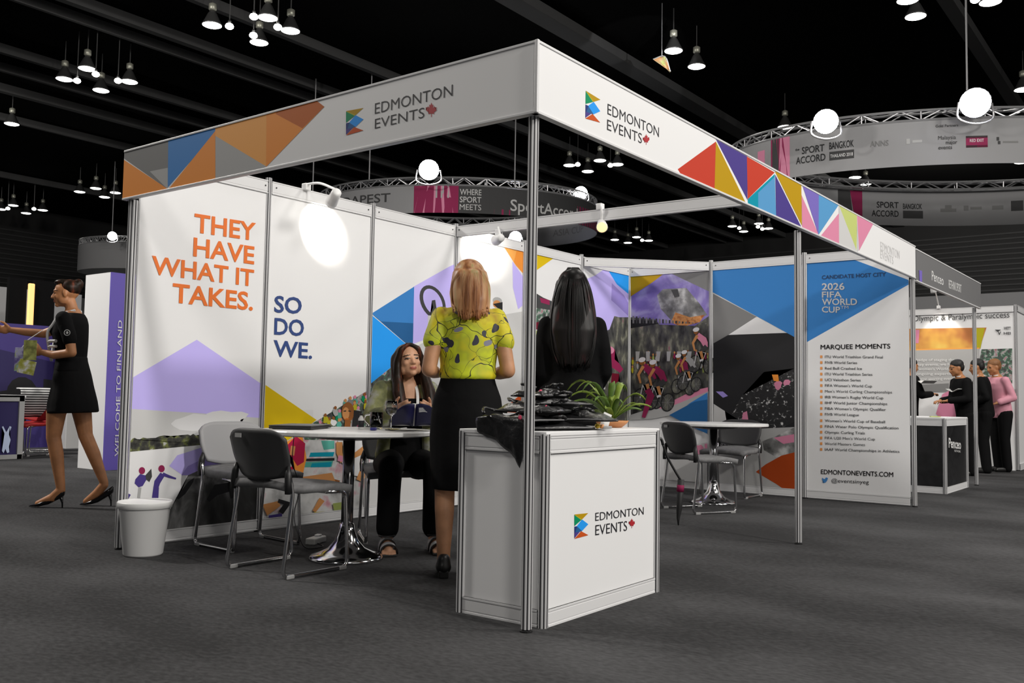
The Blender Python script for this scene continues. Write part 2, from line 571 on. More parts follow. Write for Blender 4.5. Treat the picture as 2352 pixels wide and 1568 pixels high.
B('purple', Z2(stroke([(370, 680), (420, 700), (470, 715)], [26, 20, 12])))
B('purple', Z2(stroke([(330, 780), (325, 870)], 24)))
B('black', Z2(stroke([(880, 620), (905, 690), (890, 790), (900, 860)], [40, 70, 50, 40])))
B('wine', Z2(blob(868, 598, 16, 16)))
# panel: marathon photograph under a yellow triangle
B('photo_pitch', [(606, 1050), (640, 1015), (728, 966), (850, 893), (860, 893), (860, 1200), (606, 1240)])
B('photo_crowd', [(728, 966), (850, 893), (872, 876), (950, 940), (950, 1010), (700, 1010), (690, 985)])
B('offwhite', Z2([(1420, 200), (1500, 200), (1500, 270), (1440, 270)]))
B('yellow', [(604, 880), (727, 964), (700, 984), (604, 1050)])
B('tealg', Z2([(1560, 430), (1660, 430), (1660, 490), (1580, 500)]))
B('aqua', Z2([(1480, 520), (1660, 515), (1650, 548), (1470, 552)]))
B('black', Z2([(1440, 565), (1660, 560), (1660, 580), (1440, 585)]))
B('tealg', Z2([(1430, 590), (1650, 580), (1640, 625), (1420, 630)]))
B('aqua', Z2([(1490, 600), (1640, 590), (1630, 628), (1480, 630)]))
B('crimson', Z2([(1130, 700), (1290, 640), (1350, 620), (1350, 705)]))
B('offwhite', Z2([(1060, 690), (1130, 685), (1130, 708), (1060, 710)]))
B('orange2', Z2([(1120, 712), (1380, 705), (1380, 738), (1120, 745)]))
B('orange', Z2([(1270, 455), (1380, 395), (1420, 400), (1450, 560), (1420, 690), (1370, 690), (1340, 520)]))
B('crimson', Z2([(1290, 480), (1370, 395), (1440, 450), (1430, 590), (1380, 620), (1330, 540)]))
B('skin', Z2(stroke([(1350, 470), (1340, 540)], 34)))
for k in range(60):
    x_, y_ = rnd.uniform(1430, 1900), rnd.uniform(60, 330)
    if y_ < 290 - (x_-1530)*.66 + 10: continue
    B(rnd.choice(['dark', 'green', 'olive', 'grey2', 'wine', 'offwhite', 'tealg', 'grey']), Z2(blob(x_, y_, 20, 28, 0, 8, .3)))
    B(rnd.choice(['skin', 'skind', 'pink']), Z2(blob(x_, y_-34, 11, 14, 0, 8)))
B('skind', Z2(blob(1755, 215, 48, 75)))
B('skin', Z2(blob(1740, 225, 26, 46)))
B('black', Z2([(1722, 205), (1742, 203), (1742, 211), (1722, 213)])); B('black', Z2([(1758, 203), (1778, 206), (1778, 213), (1758, 211)])); B('brown', Z2([(1735, 262), (1765, 262), (1760, 272), (1738, 272)]))
B('skind', Z2(stroke([(1755, 280), (1750, 330)], 44)))
B('black', Z2([(1800, 200), (1860, 210), (1850, 290), (1820, 320), (1790, 320)]))
B('offwhite', Z2([(1680, 430), (1720, 400), (1880, 400), (1890, 600), (1870, 700), (1780, 690), (1700, 580)]))
B('skin', Z2(stroke([(1690, 440), (1690, 520), (1715, 590)], [46, 44, 36])))
B('pink', Z2(stroke([(1680, 560), (1730, 570)], 44)))
B('skin', Z2(stroke([(1890, 490), (1790, 550)], [60, 30])))
B('skin', Z2(stroke([(1880, 640), (1840, 730)], [60, 50])))
B('skind', Z2(stroke([(1600, 720), (1680, 760)], [30, 70])))
B('skin', Z2(stroke([(1130, 950), (1240, 900)], [90, 40])))
B('black', Z2(stroke([(1230, 880), (1300, 900), (1250, 970)], [30, 60, 40])))
B('purple', Z2(stroke([(1160, 1005), (1260, 1000)], [30, 52])))
B('skin', Z2(stroke([(1560, 870), (1500, 960)], [46, 26])))
B('olive', Z2([(1500, 965), (1580, 960), (1570, 985), (1500, 985)]))
B('palegreen', Z2([(1640, 900), (1710, 890), (1710, 960), (1650, 960)]))
B('skin', [(690, 1095), (760, 1085), (770, 1110), (700, 1120)])
# panel: blue triangles and the start of the bike photograph
B('grey3', [(948, 800), (1055, 740), (1345, 690), (1345, 1170), (850, 1200), (850, 1010), (920, 905)])
B('lav', [(950, 658), (1032, 612), (1080, 590), (1080, 690), (1000, 770), (948, 790)])
B('lav', [(1177, 600), (1205, 640), (1214, 690), (1190, 710), (1178, 660)])
B('dark', Z3(blob(728, 455, 92, 140, -.45, 26)))
B('lav', Z3(blob(730, 455, 66, 112, -.45, 26)))
B('dark', Z3(stroke([(735, 440), (745, 500), (720, 560)], 26)))
B('grey3', Z3([(690, 560), (900, 560), (900, 800), (690, 800)]))
B('deep', [(853, 720), (951, 658), (948, 802)])
B('blue', [(853, 720), (951, 658), (949, 742), (875, 738)])
B('sky', [(852, 722), (948, 803), (852, 880)])
B('photo_crowd', [(852, 880), (905, 838), (950, 860), (960, 1010), (852, 1010)])
B('orange2', [(1153, 560), (1212, 572), (1212, 640), (1185, 610)])
B('orange', [(1188, 568), (1212, 572), (1212, 640), (1180, 602)])
B('rust', [(1148, 945), (1215, 890), (1215, 950)])
B('grey2', Z3(blob(1235, 445, 38, 28, .3)))
B('skin', Z3(blob(1230, 470, 30, 30)))
B('black', Z3([(1200, 470), (1275, 455), (1275, 520), (1240, 505)]))
# panel: stadium and greenery
B('yellow', [(1216, 576), (1277, 589), (1216, 632)])
B('dark', Z6([(0, 380), (100, 440), (220, 490), (220, 640), (0, 640)]))
B('photo_crowd', Z6([(20, 520), (150, 540), (220, 600), (200, 640), (20, 640)]))
B('maroon', Z6([(20, 640), (230, 640), (230, 700), (20, 700)]))
B('wine', Z6([(70, 440), (150, 460), (150, 500), (80, 480)]))
B('palegreen', Z6([(20, 710), (230, 705), (230, 775), (20, 775)]))
B('dark', Z6([(0, 775), (420, 775), (420, 1400), (0, 1400)]))
B('offwhite', Z6([(45, 785), (160, 785), (130, 890), (50, 860)]))
B('grass', Z6(blob(75, 1120, 40, 60, 0, 12, .3)))
B('skin', Z6(blob(85, 1210, 40, 60, .4, 12, .2)))
# panel: lavender sky, city front
B('lav', Z6([(420, 300), (520, 260), (600, 205), (640, 215), (815, 420), (815, 620), (640, 700), (420, 780)]))
B('lav2', Z6([(660, 320), (760, 420), (815, 520), (815, 610), (700, 500), (655, 460)]))
B('sky', Z6([(625, 208), (815, 250), (815, 425), (700, 330)]))
B('photo_castle', Z6([(420, 790), (640, 700), (680, 590), (720, 600), (815, 600), (815, 1450), (420, 1450)]))
B('wine', Z6(stroke([(650, 860), (640, 960), (700, 1000), (740, 1040)], [70, 90, 60, 40])))
B('maroon', Z6(stroke([(690, 1060), (680, 1150), (720, 1210)], [60, 60, 40])))
B('pink', Z6(blob(640, 870, 40, 32)))
B('lav', Z6(blob(570, 970, 28, 60, .1)))
B('offwhite', Z6(stroke([(575, 1060), (580, 1190)], 50)))
RIGHT = []
def Rg(m_, pts): RIGHT.append((m_, pts))
Rg('lav3', Z6([(820, 240), (1100, 215), (1470, 190), (1470, 700), (820, 700)]))
Rg('photo_mountain', Z6([(820, 430), (1000, 320), (1060, 240), (1150, 235), (1470, 400), (1470, 660), (820, 640)]))
Rg('grey', Z6([(1120, 230), (1300, 195), (1480, 190), (1480, 400)]))
Rg('gold', Z6([(815, 245), (1118, 220), (985, 320), (815, 430)]))
Rg('photo_boulder', Z6([(1030, 420), (1080, 370), (1270, 360), (1380, 490), (1440, 580), (1340, 640), (1160, 640), (1060, 530)]))
Rg('dark', Z6([(1145, 375), (1200, 370), (1215, 430), (1175, 440)]))
Rg('photo_fire', Z6([(1145, 640), (1180, 560), (1300, 600), (1420, 580), (1380, 640), (1230, 680)]))
Rg('photo_castle', Z6([(815, 600), (1020, 620), (1050, 660), (1340, 670), (1470, 580), (1470, 1200), (1330, 1230), (815, 1430)]))
Rg('black', Z6([(815, 620), (1030, 630), (1040, 655), (815, 690)]))
for k in range(24):
    x_ = 830 + k*27
    Rg('dark' if k % 2 else 'grey', Z6([(x_, 590+k*3), (x_+14, 590+k*3), (x_+14, 650), (x_, 650)]))
for k in range(46):
    x_, y_ = rnd.uniform(830, 1460), rnd.uniform(900, 1060)
    Rg(rnd.choice(['grey2', 'olive', 'wine', 'grey3', 'dark', 'palegreen']), Z6(blob(x_, y_, 9, 24, 0, 8, .2)))
    Rg(rnd.choice(['skin', 'skind']), Z6(blob(x_, y_-30, 8, 10, 0, 8)))
for k in range(7):
    Rg('grey2', Z6([(860+k*85, 880), (895+k*85, 880), (885+k*85, 960), (862+k*85, 960)]))
Rg('grey2', Z6([(815, 1400), (1470, 1190), (1470, 1230), (1160, 1400), (1000, 1430), (815, 1440)]))
Rg('pink', Z6([(960, 1340), (1150, 1290), (1330, 1200), (1470, 1170), (1470, 1200), (1100, 1350)]))
for cx, cy, s, c_ in ((960, 1090, 1., 'wine'), (1050, 1110, 1., 'wine'), (1250, 1030, .8, 'wine'), (1400, 830, .9, 'pink'), (1300, 1000, .8, 'grey2')):
    for dx, dy, q in ((-62, 170, 1.), (74, 186, .94)):
        Rg('black', Z6(blob(cx+dx*s, cy+dy*s, 60*s*q, 82*s*q, .2, 20)))
        Rg('photo_castle', Z6(blob(cx+dx*s, cy+dy*s, 51*s*q, 71*s*q, .2, 20)))
        for a_ in (0, .8, 1.6, 2.4):
            Rg('grey', Z6(stroke([(cx+dx*s-50*s*math.cos(a_), cy+dy*s-68*s*math.sin(a_)), (cx+dx*s+50*s*math.cos(a_), cy+dy*s+68*s*math.sin(a_))], 3*s)))
    Rg('offwhite', Z6(stroke([(cx-62*s, cy+170*s), (cx-40*s, cy+60*s), (cx+40*s, cy+70*s), (cx+5*s, cy+170*s), (cx-40*s, cy+60*s)], 8*s)))
    Rg(c_, Z6(stroke([(cx+52*s, cy+20*s), (cx+20*s, cy-50*s), (cx-35*s, cy-95*s)], [46*s, 62*s, 48*s])))
    Rg('skin', Z6(stroke([(cx-35*s, cy-90*s), (cx-75*s, cy-20*s), (cx-58*s, cy+50*s)], [26*s, 22*s, 16*s])))
    Rg('dark', Z6(stroke([(cx+50*s, cy+10*s), (cx-5*s, cy+60*s)], [44*s, 34*s])))
    Rg('skin', Z6(stroke([(cx-5*s, cy+55*s), (cx+15*s, cy+130*s)], [28*s, 20*s])))
    Rg('offwhite', Z6(stroke([(cx+18*s, cy+130*s), (cx-14*s, cy+142*s)], 18*s)))
    Rg('skind', Z6(blob(cx-48*s, cy-122*s, 20*s, 24*s)))
    Rg('offwhite', Z6(blob(cx-46*s, cy-142*s, 30*s, 20*s, -.3)))
Rg('deep', Z6([(1140, 1400), (1290, 1320), (1470, 1205), (1470, 1560), (1330, 1500)]))
Rg('blue', Z6([(1280, 1320), (1470, 1205), (1470, 1270), (1350, 1290)]))
Rg('wine', Z6(stroke([(960, 1190), (990, 1240), (930, 1420)], [50, 60, 30])))
# lower part of that board, seen under the table
Rg('grey3', Z7([(160, 540), (560, 470), (560, 920), (160, 900)]))
Rg('pink', Z7(blob(440, 550, 60, 50, 0, 12, .3)))
Rg('pink', Z7([(500, 490), (560, 480), (560, 570), (500, 570)]))
# drummer / ice-cross board
Rg('black', Z8([(45, 510), (505, 500), (505, 1050), (45, 1050)]))
Rg('photo_spray', Z8([(120, 1000), (200, 800), (330, 720), (380, 690), (495, 720), (500, 1000), (420, 1040)]))
Rg('black', Z8([(48, 520), (500, 505), (500, 700), (330, 720), (210, 850), (130, 980), (48, 900)]))
Rg('grey3', Z8([(48, 900), (110, 940), (120, 1000), (300, 1010), (300, 1060), (45, 1060)]))
Rg('grey2', Z8([(45, 1050), (505, 1030), (505, 1400), (45, 1400)]))
Rg('photo_boulder', Z8([(320, 1110), (400, 1080), (505, 1030), (505, 1190), (400, 1200), (330, 1160)]))
Rg('orange', Z8([(375, 735), (410, 735), (415, 775), (385, 770)]))
Rg('pink', Z8(blob(410, 795, 22, 26, 0, 12, .3)))
Rg('pink', Z8(blob(460, 780, 20, 16, 0, 12, .3)))
Rg('pink', Z8([(212, 950), (235, 940), (244, 1000), (205, 1000)]))
Rg('lav2', Z8([(60, 830), (100, 830), (128, 855), (100, 865)]))
Rg('grey3', Z8([(130, 1140), (250, 1150), (260, 1190), (80, 1190), (80, 1120)]))
Rg('wine', Z8([(155, 1140), (230, 1160), (258, 1188), (148, 1188)]))
Rg('pink', Z8([(385, 1090), (500, 1070), (500, 1115), (440, 1125)]))
Rg('brick', Z8([(285, 1282), (340, 1240), (430, 1190), (510, 1170), (510, 1388), (450, 1385), (400, 1350)]))
Rg('grey', Z8([(45, 280), (290, 410), (130, 512), (45, 560)]))
Rg('offwhite', Z8([(285, 412), (455, 500), (130, 512)]))
Rg('blue', Z8([(30, 150), (510, 95), (510, 528), (30, 265)]))
Rg('blue', Z8([(572, 100), (800, 75), (1150, 205), (1145, 228), (572, 552)]))

def display_panel(label, pl, s0, s1, polys, z1=2.40, group=None, letters=None):
    c = pl.pt((s0+s1)/2, 0, 0)
    t = thing('exhibition_board', label, 'exhibition panel', c, group=group)
    b = bmesh.new()
    mid = pl.pt((s0+s1)/2, (z1-.09+.085)/2, -.008)
    sz = [0, 0, z1-.09-.085]; sz[pl.ax] = .016; sz[1-pl.ax] = s1-s0
    box(b, mid, sz)
    ms = [WHITE]; names = [None]
    rect = (s0, s1, .085, z1-.09)
    k = 0
    for m_, pts in polys:
        q = clip([pl.px(*p) for p in pts], rect)
        if len(q) < 3: continue
        if m_ not in names: names.append(m_); ms.append(PM(m_))
        put_poly(b, pl, q, names.index(m_), .0003 + .00012*k); k += 1
    obj('printed_board', b, ms, t)
    for nm, za, zb in (('bottom_rail', .012, .085), ('top_rail', z1-.09, z1)):
        b = bmesh.new()
        rail(b, pl.pt(s0, (za+zb)/2, -.006), pl.pt(s1, (za+zb)/2, -.006), zb-za, .032)
        if nm == 'top_rail':
            for s in (s0+.035, s1-.035):
                box(b, pl.pt(s, za+.05, .010), (.008, .008, .008), mi=1)
        obj(nm, b, [ALUW, BLACKP], t)
    if letters:
        for nm, m_, fn in letters:
            b = bmesh.new(); fn(b)
            obj(nm, b, m_, t)
    return t
ALUW = mat('white_anodised_rail', (.74, .74, .75), .4, 0.)
ORANGE_T = mat('orange_lettering', (.82, .17, .015), .5)
BLUE_T = mat('blue_lettering', (.025, .06, .22), .5)
def l_they(b):
    for s, a, e, top in (('THEY', (445, 532), (586, 552), 488), ('HAVE', (443, 587), (583, 606), 543), ('WHAT IT', (347, 628), (582, 657), 585), ('TAKES.', (395, 693), (580, 712), 648)):
        text_px(b, PL3, s, a, e, top, .02, off=.0035)
def l_so(b):
    for s, a, e, top in (('SO', (629, 716), (692, 720), 677), ('DO', (629, 767), (697, 771), 728), ('WE.', (627, 817), (716, 823), 779)):
        text_px(b, PL3, s, a, e, top, .02, off=.0035)
labs3 = ['white wall panel with orange THEY HAVE WHAT IT TAKES lettering above a skating hill photograph',
         'white wall panel with blue SO DO WE lettering above a yellow triangle',
         'white wall panel with two blue triangles beside the seated brunette woman',
         'white wall panel with an orange triangle and bike rider behind the blonde woman',
         'wall panel with a yellow triangle and stadium crowd photograph behind the centre post',
         'wall panel with lavender sky and small bright blue triangle in the back corner']
for i in range(6):
    letters = {0: [('lettering', ORANGE_T, l_they)], 1: [('lettering', BLUE_T, l_so)]}.get(i)
    display_panel(labs3[i], PL3, i+.022 + (.02 if i == 0 else 0), i+.978 + (.02 if i == 0 else 0), BACK, 2.41, 'booth wall panels', letters)
GREYT = mat('silver_lettering', (.62, .62, .63), .5)
NAVYT = mat('navy_lettering', (.015, .05, .14), .5)
DARKT = mat('dark_lettering', (.03, .03, .033), .5)
ORB = mat('orange_bullet', (.85, .33, .08), .5)
def l_big(b):
    for s, a, e, top in (('2026', (1888, 666), (1940, 665), 650), ('FIFA', (1888, 683), (1934, 683), 669), ('WORLD', (1888, 700), (1969, 700), 685), ('CUP', (1888, 717), (1930, 718), 703)):
        text_px(b, PL6, s, a, e, top, .02, off=.0035)
    text_px(b, PL6, 'TM', (1931, 709), (1949, 709), 702, .01, off=.0035)
def l_cand(b):
    text_px(b, PL6, 'CANDIDATE HOST CITY', (1888, 641), (2035, 634), 632, .015, off=.0035)
LIST = ['ITU World Triathlon Grand Final', 'FIVB World Series', 'Red Bull Crashed Ice', 'ITU World Triathlon Series', 'UCI Velothon Series', "FIFA Women's World Cup", "Men's World Curling Championships",
        "IRB Women's Rugby World Cup", 'IIHF World Junior Championships', "FIBA Women's Olympic Qualifier", 'FIVB World League', "Women's World Cup of Baseball", 'FINA Water Polo Olympic Qualification',
        'Olympic Curling Trials', "FIFA U20 Men's World Cup", 'World Masters Games', 'IAAF World Championships in Athletics']
ENDX = [2028, 1969, 1980, 2004, 1977, 2003, 2049, 2029, 2038, 2035, 1973, 2033, 2064, 1987, 2010, 1987, 2066]
LY = [822 + (1033-822)*k/16 + (1.5 if k > 10 else 0) for k in range(17)]
def l_line(k):
    s, e, y = LIST[k], ENDX[k], LY[k]
    return lambda b: text_px(b, PL6, s, (1895, y), (e, y + (e-1895)*.028*(y-760)/270), y-6.2, .004, off=.0035)
def l_list(b):
    text_px(b, PL6, 'MARQUEE MOMENTS', (1885, 802), (2045, 800), 791, .01, off=.0035)
    text_px(b, PL6, 'EDMONTONEVENTS.COM', (1886, 1088), (2052, 1095), 1077, .01, off=.0035)
    text_px(b, PL6, '@eventsinyeg', (1910, 1107), (1996, 1111), 1098, .0, off=.0035)
def l_bul(b):
    for y in LY:
        put_poly(b, PL6, [PL6.px(1884, y-6), PL6.px(1889, y-6), PL6.px(1889, y), PL6.px(1884, y)], 0, .0035)
def l_bird(b):
    put_poly(b, PL6, [PL6.px(1888+14*x, 1109-13*y) for x, y in ((0, .2), (.3, .22), (.1, .45), (.02, .75), (.1, .95), (.3, .75), (.5, .7), (.6, .95), (.8, 1.), (1, .85), (.92, .7), (.85, .4), (.6, .1), (.3, .02))], 0, .0035)
labs6 = ['wall panel with cyclists racing past a dark castle under a gold triangle',
         'wall panel with blue triangle over a black water splash photograph behind the far table',
         'wall panel listing MARQUEE MOMENTS below a blue 2026 FIFA WORLD CUP triangle']
def l_ony(b):
    text_px(b, PL6, 'ONY', (1650, 1025), (1678, 1031), 1016, .02, off=.0035)
for i in range(3):
    letters = {1: [('lettering', INK, l_ony)], 2: [('candidate_lettering', NAVYT, l_cand), ('title_lettering', GREYT, l_big), ('heading_lettering', DARKT, l_list), *[('list_line', DARKT, l_line(k)) for k in range(17)], ('bullet_marks', ORB, l_bul), ('bird_logo', mat('bird_blue', (.06, .25, .6), .5), l_bird)]}.get(i)
    display_panel(labs6[i], PL6, 2-i+.022, 2-i+.978, RIGHT, 2.40, 'booth wall panels', letters)

# posts of the booth
PG = 'booth aluminium posts'
post('tall grooved aluminium post at the front corner beside the white counter', 0, 0, z1=2.09, group=PG)
post('free standing aluminium post under the multicoloured fascia right of the far chairs', 3.05, 0, z1=2.09, group=PG)
post('aluminium post at the right edge of the MARQUEE MOMENTS panel', 6.0, -.01, z1=2.09, group=PG)
post('aluminium post at the left end of the booth beside the white bin', -.004, 2.985, z1=2.09, r=.026, group=PG)
plabs = ['wall post between the THEY HAVE and SO DO WE panels', 'wall post left of the dark blue triangle', 'wall post behind the blonde woman where the cross beam starts',
         'wall post behind the centre front post', 'wall post above the black haired woman where the diagonal beam starts']
for i, l in enumerate(plabs):
    post('slim aluminium ' + l, i+1.0, 2.99, z1=2.43, r=.02, group=PG)
post('slim aluminium wall post in the back corner', 5.99, 2.99, z1=2.42, r=.02, group=PG)
post('slim aluminium wall post between the cyclist and water splash panels', 5.99, 2.0, z1=2.42, r=.02, group=PG)
post('slim aluminium wall post left of the MARQUEE MOMENTS panel', 5.99, 1.0, z1=2.42, r=.022, group=PG)

# beams
def beam(label, a, b, h=.09):
    t = thing('cross_beam', label, 'beam', a)
    bm = bmesh.new(); rail(bm, a, b, h, .034); obj('beam_profile', bm, ALUW, t)
    bm = bmesh.new()
    d = (Vector(b)-Vector(a)).normalized()
    for p in (Vector(a)+d*.03, Vector(b)-d*.03):
        ball(bm, p + Vector((0, 0, .01)) + Vector((-d.y, d.x, 0))*-.017, .006, n=8)
    obj('lock_screws', bm, BLACKP, t)
beam('white beam crossing overhead from the back wall to the right fascia', (3, 2.97, 2.36), (3, .0, 2.335))
beam('white diagonal brace across the back corner above the panels', (5.02, 2.97, 2.355), (5.97, 2.02, 2.355))

# ------------------------------------------------------------------ fascia boards
PFL = Plane(0, -.045, -1)
PFR = Plane(1, -.045, -1)
def leaf_poly(cx, cy, s):
    """maple leaf outline, y up, unit height"""
    h = [(0, .5), (.09, .3), (.2, .36), (.16, .1), (.3, .24), (.34, .14), (.5, .18), (.43, .02), (.5, -.03), (.24, -.2), (.27, -.3), (.03, -.25), (.03, -.5)]
    pts = h + [(-x, y) for x, y in reversed(h[1:])]
    return [(cx+x*s, cy+y*s) for x, y in pts]
LOGO = [('gold', [(0, 1), (1, .95), (.55, .74)]), ('olive', [(0, 1), (.55, .74), (.35, .66)]), ('green', [(0, .98), (0, .52), (.5, .72)]), ('sky', [(.55, .74), (1, .5), (.55, .27), (.18, .5)]),
        ('deep', [(0, .5), (.18, .5), (.55, .27), (0, .22)]), ('navy', [(0, .5), (.2, .5), (0, .1)]), ('purple', [(0, .25), (.4, .26), (0, .02)]), ('rust', [(0, 0), (.48, .27), (1, .06)])]
def logo_parts(root, pl, e0, e1, t1, t2, tops, leaf, ink=INK, dull=None):
    """e0 bottom-left px, e1 top-left px + width px; t1/t2 baselines of the two words; leaf centre and height px"""
    a, w1 = e0; b_, w2 = e1
    bm = bmesh.new(); ms = []; names = []
    for k, (m_, pts) in enumerate(LOGO):
        q = []
        for x, y in pts:
            bot = (a[0]+w1[0]*x, a[1]+w1[1]*x); top = (b_[0]+w2[0]*x, b_[1]+w2[1]*x)
            q.append(pl.px(bot[0]+(top[0]-bot[0])*y, bot[1]+(top[1]-bot[1])*y))
        if m_ not in names: names.append(m_); ms.append(PM(m_))
        put_poly(bm, pl, q, names.index(m_), .0006+.00008*k)
    obj('folded_ribbon_logo', bm, ms, root)
    bm = bmesh.new()
    text_px(bm, pl, 'EDMONTON', t1[0], t1[1], tops[0], -.004)
    text_px(bm, pl, 'EVENTS', t2[0], t2[1], tops[1], -.004)
    obj('lettering', bm, ink, root)
    bm = bmesh.new()
    (cx, cy), hpx, wpx = leaf; hpx *= 1.12; wpx *= 1.18
    put_poly(bm, pl, [pl.px(cx+x*wpx, cy-y*hpx) for x, y in leaf_poly(0, 0, 1)], 0, .0012)
    obj('maple_leaf', bm, mat('leaf_red', (.45, .02, .03), .5), root)
def fascia(label, pl, s0, s1, z0, z1, polys, nm='fascia_board', board=WHITE):
    t = thing(nm, label, 'fascia', pl.pt((s0+s1)/2, z0, 0))
    b = bmesh.new()
    c = pl.pt((s0+s1)/2, (z0+z1)/2, -.006); sz = [0, 0, z1-z0-.024]; sz[pl.ax] = .012; sz[1-pl.ax] = abs(s1-s0)
    box(b, c, sz)
    ms = [board]; names = [None]
    for k, (m_, pts) in enumerate(polys):
        if m_ not in names: names.append(m_); ms.append(PM(m_))
        put_poly(b, pl, [pl.px(*p) for p in pts], names.index(m_), .0002+.0001*k, (min(s0, s1), max(s0, s1), z0+.012, z1-.012))
    obj('printed_board', b, ms, t)
    for q, z in (('bottom_edge', z0+.006), ('top_edge', z1-.006)):
        b = bmesh.new()
        c = pl.pt((s0+s1)/2, z, -.012); sz = [0, 0, .012]; sz[pl.ax] = .032; sz[1-pl.ax] = abs(s1-s0)
        box(b, c, sz, bev=.002)
        obj(q, b, ALUW, t)
    return t
F2 = Z(270, 80, 2352/970)
FL = [('grey', F2([(30, 640), (285, 570), (280, 860), (38, 690)])), ('grey2', F2([(180, 760), (280, 740), (280, 860)])),
      ('orange', F2([(20, 685), (280, 858), (280, 880), (20, 930)])), ('blue', F2([(283, 570), (545, 510), (545, 545), (280, 850)])),
      ('orange', F2([(545, 535), (545, 850), (275, 870)])), ('grey2', F2([(546, 560), (830, 735), (830, 760), (546, 850)])),
      ('orange2', F2([(545, 500), (832, 430), (828, 732), (545, 562)])), ('orange', F2([(830, 430), (1090, 365), (1152, 400), (828, 735)])),
      ('brown', F2([(880, 440), (900, 410), (1100, 360), (1152, 400), (1030, 520)]))]
fl = fascia('long white fascia with orange and blue triangles on the left booth side', PFL, -.045, 3.04, 2.09, 2.395, FL)
logo_parts(fl, PFL, ((795, 311), (40, -8)), ((795, 255), (40, -10)), ((861, 262), (1040, 220)), ((861, 296), (975, 270)), (236, 272), ((991, 252), 30, 21))
F4 = Z(1200, 80, 2352/1152)
FR = [('red', F4([(728, 630), (907, 500), (902, 745), (765, 690)])), ('gold', F4([(907, 500), (1058, 810), (900, 750)])), ('purple', F4([(907, 490), (1054, 570), (1055, 775)])),
      ('red', F4([(1052, 570), (1183, 645), (1056, 770)])), ('teal', F4([(1056, 770), (1183, 652), (1190, 870), (1058, 810)])), ('cyan', F4([(1105, 740), (1183, 665), (1190, 870), (1105, 840)])),
      ('purple', F4([(1185, 655), (1312, 910), (1190, 870)])), ('gold', F4([(1183, 640), (1307, 695), (1310, 895)])),
      ('pink', F4([(1308, 750), (1392, 945), (1312, 920)])), ('lilac', F4([(1307, 690), (1390, 740), (1390, 945)])), ('cyan', F4([(1389, 740), (1484, 795), (1388, 938)])),
      ('pink', F4([(1484, 835), (1484, 1000), (1388, 955)])), ('grey3', F4([(1483, 795), (1575, 1030), (1484, 1000)])), ('yellowgreen', F4([(1482, 795), (1568, 845), (1566, 1010)])),
      ('grey3', F4([(1567, 845), (1570, 1020), (1620, 930)])), ('pink', F4([(1568, 845), (1645, 885), (1578, 1012)]))]
fr = fascia('long white fascia with red gold and purple triangles on the right booth side', PFR, -.045, 5.97, 2.09, 2.395, FR)
logo_parts(fr, PFR, ((1344, 272), (34, 13)), ((1345, 208), (34, 18)), ((1395, 262), (1513, 315)), ((1394, 298), (1474, 330)), (236, 272), ((1484, 320), 22, 13))
b = bmesh.new()
text_px(b, PFR, 'EDMONTON', (2022, 574), (2066, 595), 553, .0)
text_px(b, PFR, 'EVENTS', (2022, 592), (2052, 607), 573, .0)
obj('small_lettering', b, mat('faint_lettering', (.66, .66, .66), .5), fr)
b = bmesh.new()
box(b, (-.045, -.045, 2.2425), (.016, .016, .305), bev=.003)
tag(obj('corner_trim', b, ALUW), 'white corner edge strip joining both fascia boards above the front post', 'trim')

# ------------------------------------------------------------------ arm spotlights of the booth
def arm_spot(label, base, head, aim, power, lit=1., size=.9, blend=.35):
    t = thing('arm_spotlight', label, 'spotlight', base, group='white arm spotlights')
    base, head, aim = Vector(base), Vector(head), Vector(aim)
    d = (aim-head).normalized()
    b = bmesh.new(); box(b, base, (.05, .05, .05), bev=.006); obj('clamp', b, WHITEP, t)
    b = bmesh.new()
    top = (base+head)/2 + Vector((0, 0, .07))
    tube(b, smooth_path([base + Vector((0, 0, .02)), top, head - d*.07 + Vector((0, 0, .03))], 6), .009)
    obj('arm', b, WHITEP, t)
    b = bmesh.new()
    tube(b, [head-d*.10, head-d*.09, head-d*.03, head+d*.02, head+d*.05], [.018, .034, .036, .042, .044], 18)
    obj('lamp_head', b, WHITEP, t, True)
    b = bmesh.new()
    tube(b, [head+d*.049, head+d*.053, head+d*.058], [.040, .036, .012], 18)
    obj('bulb', b, mat('warm_bulb' if lit > 1 else 'spot_bulb', (1, .5, .16) if lit > 1 else (1, .95, .85), .4, emit=3. if lit > 1 else 14.), t)
    l = bpy.data.lights.new('spot_beam', 'SPOT')
    l.energy = power; l.spot_size = size; l.spot_blend = blend; l.shadow_soft_size = .03; l.color = (1, .93, .82)
    o = bpy.data.objects.new('spot_beam', l); COL.objects.link(o)
    o.location = head + d*.075
    o.rotation_euler = d.to_track_quat('-Z', 'Y').to_euler()
_h1 = on(765, 457, 1, 2.66)
arm_spot('white arm spotlight above the SO DO WE panel', (_h1.x+.02, 2.97, 2.425), _h1, on(730, 522, 1, 3), 30, size=1.08)
_h2 = on(1143, 550, 0, 2.96)
arm_spot('white arm spotlight under the cross beam lighting the wall above the blonde woman', (3.0, _h2.y+.02, 2.31), _h2, on(1098, 574, 1, 3), 26, size=1.0)
arm_spot('arm spotlight with glowing orange bulb halfway along the cross beam', (3.0, 1.53, 2.415), (2.93, 1.47, 2.25), (.5, -.1, 1.0), 10, 2.)
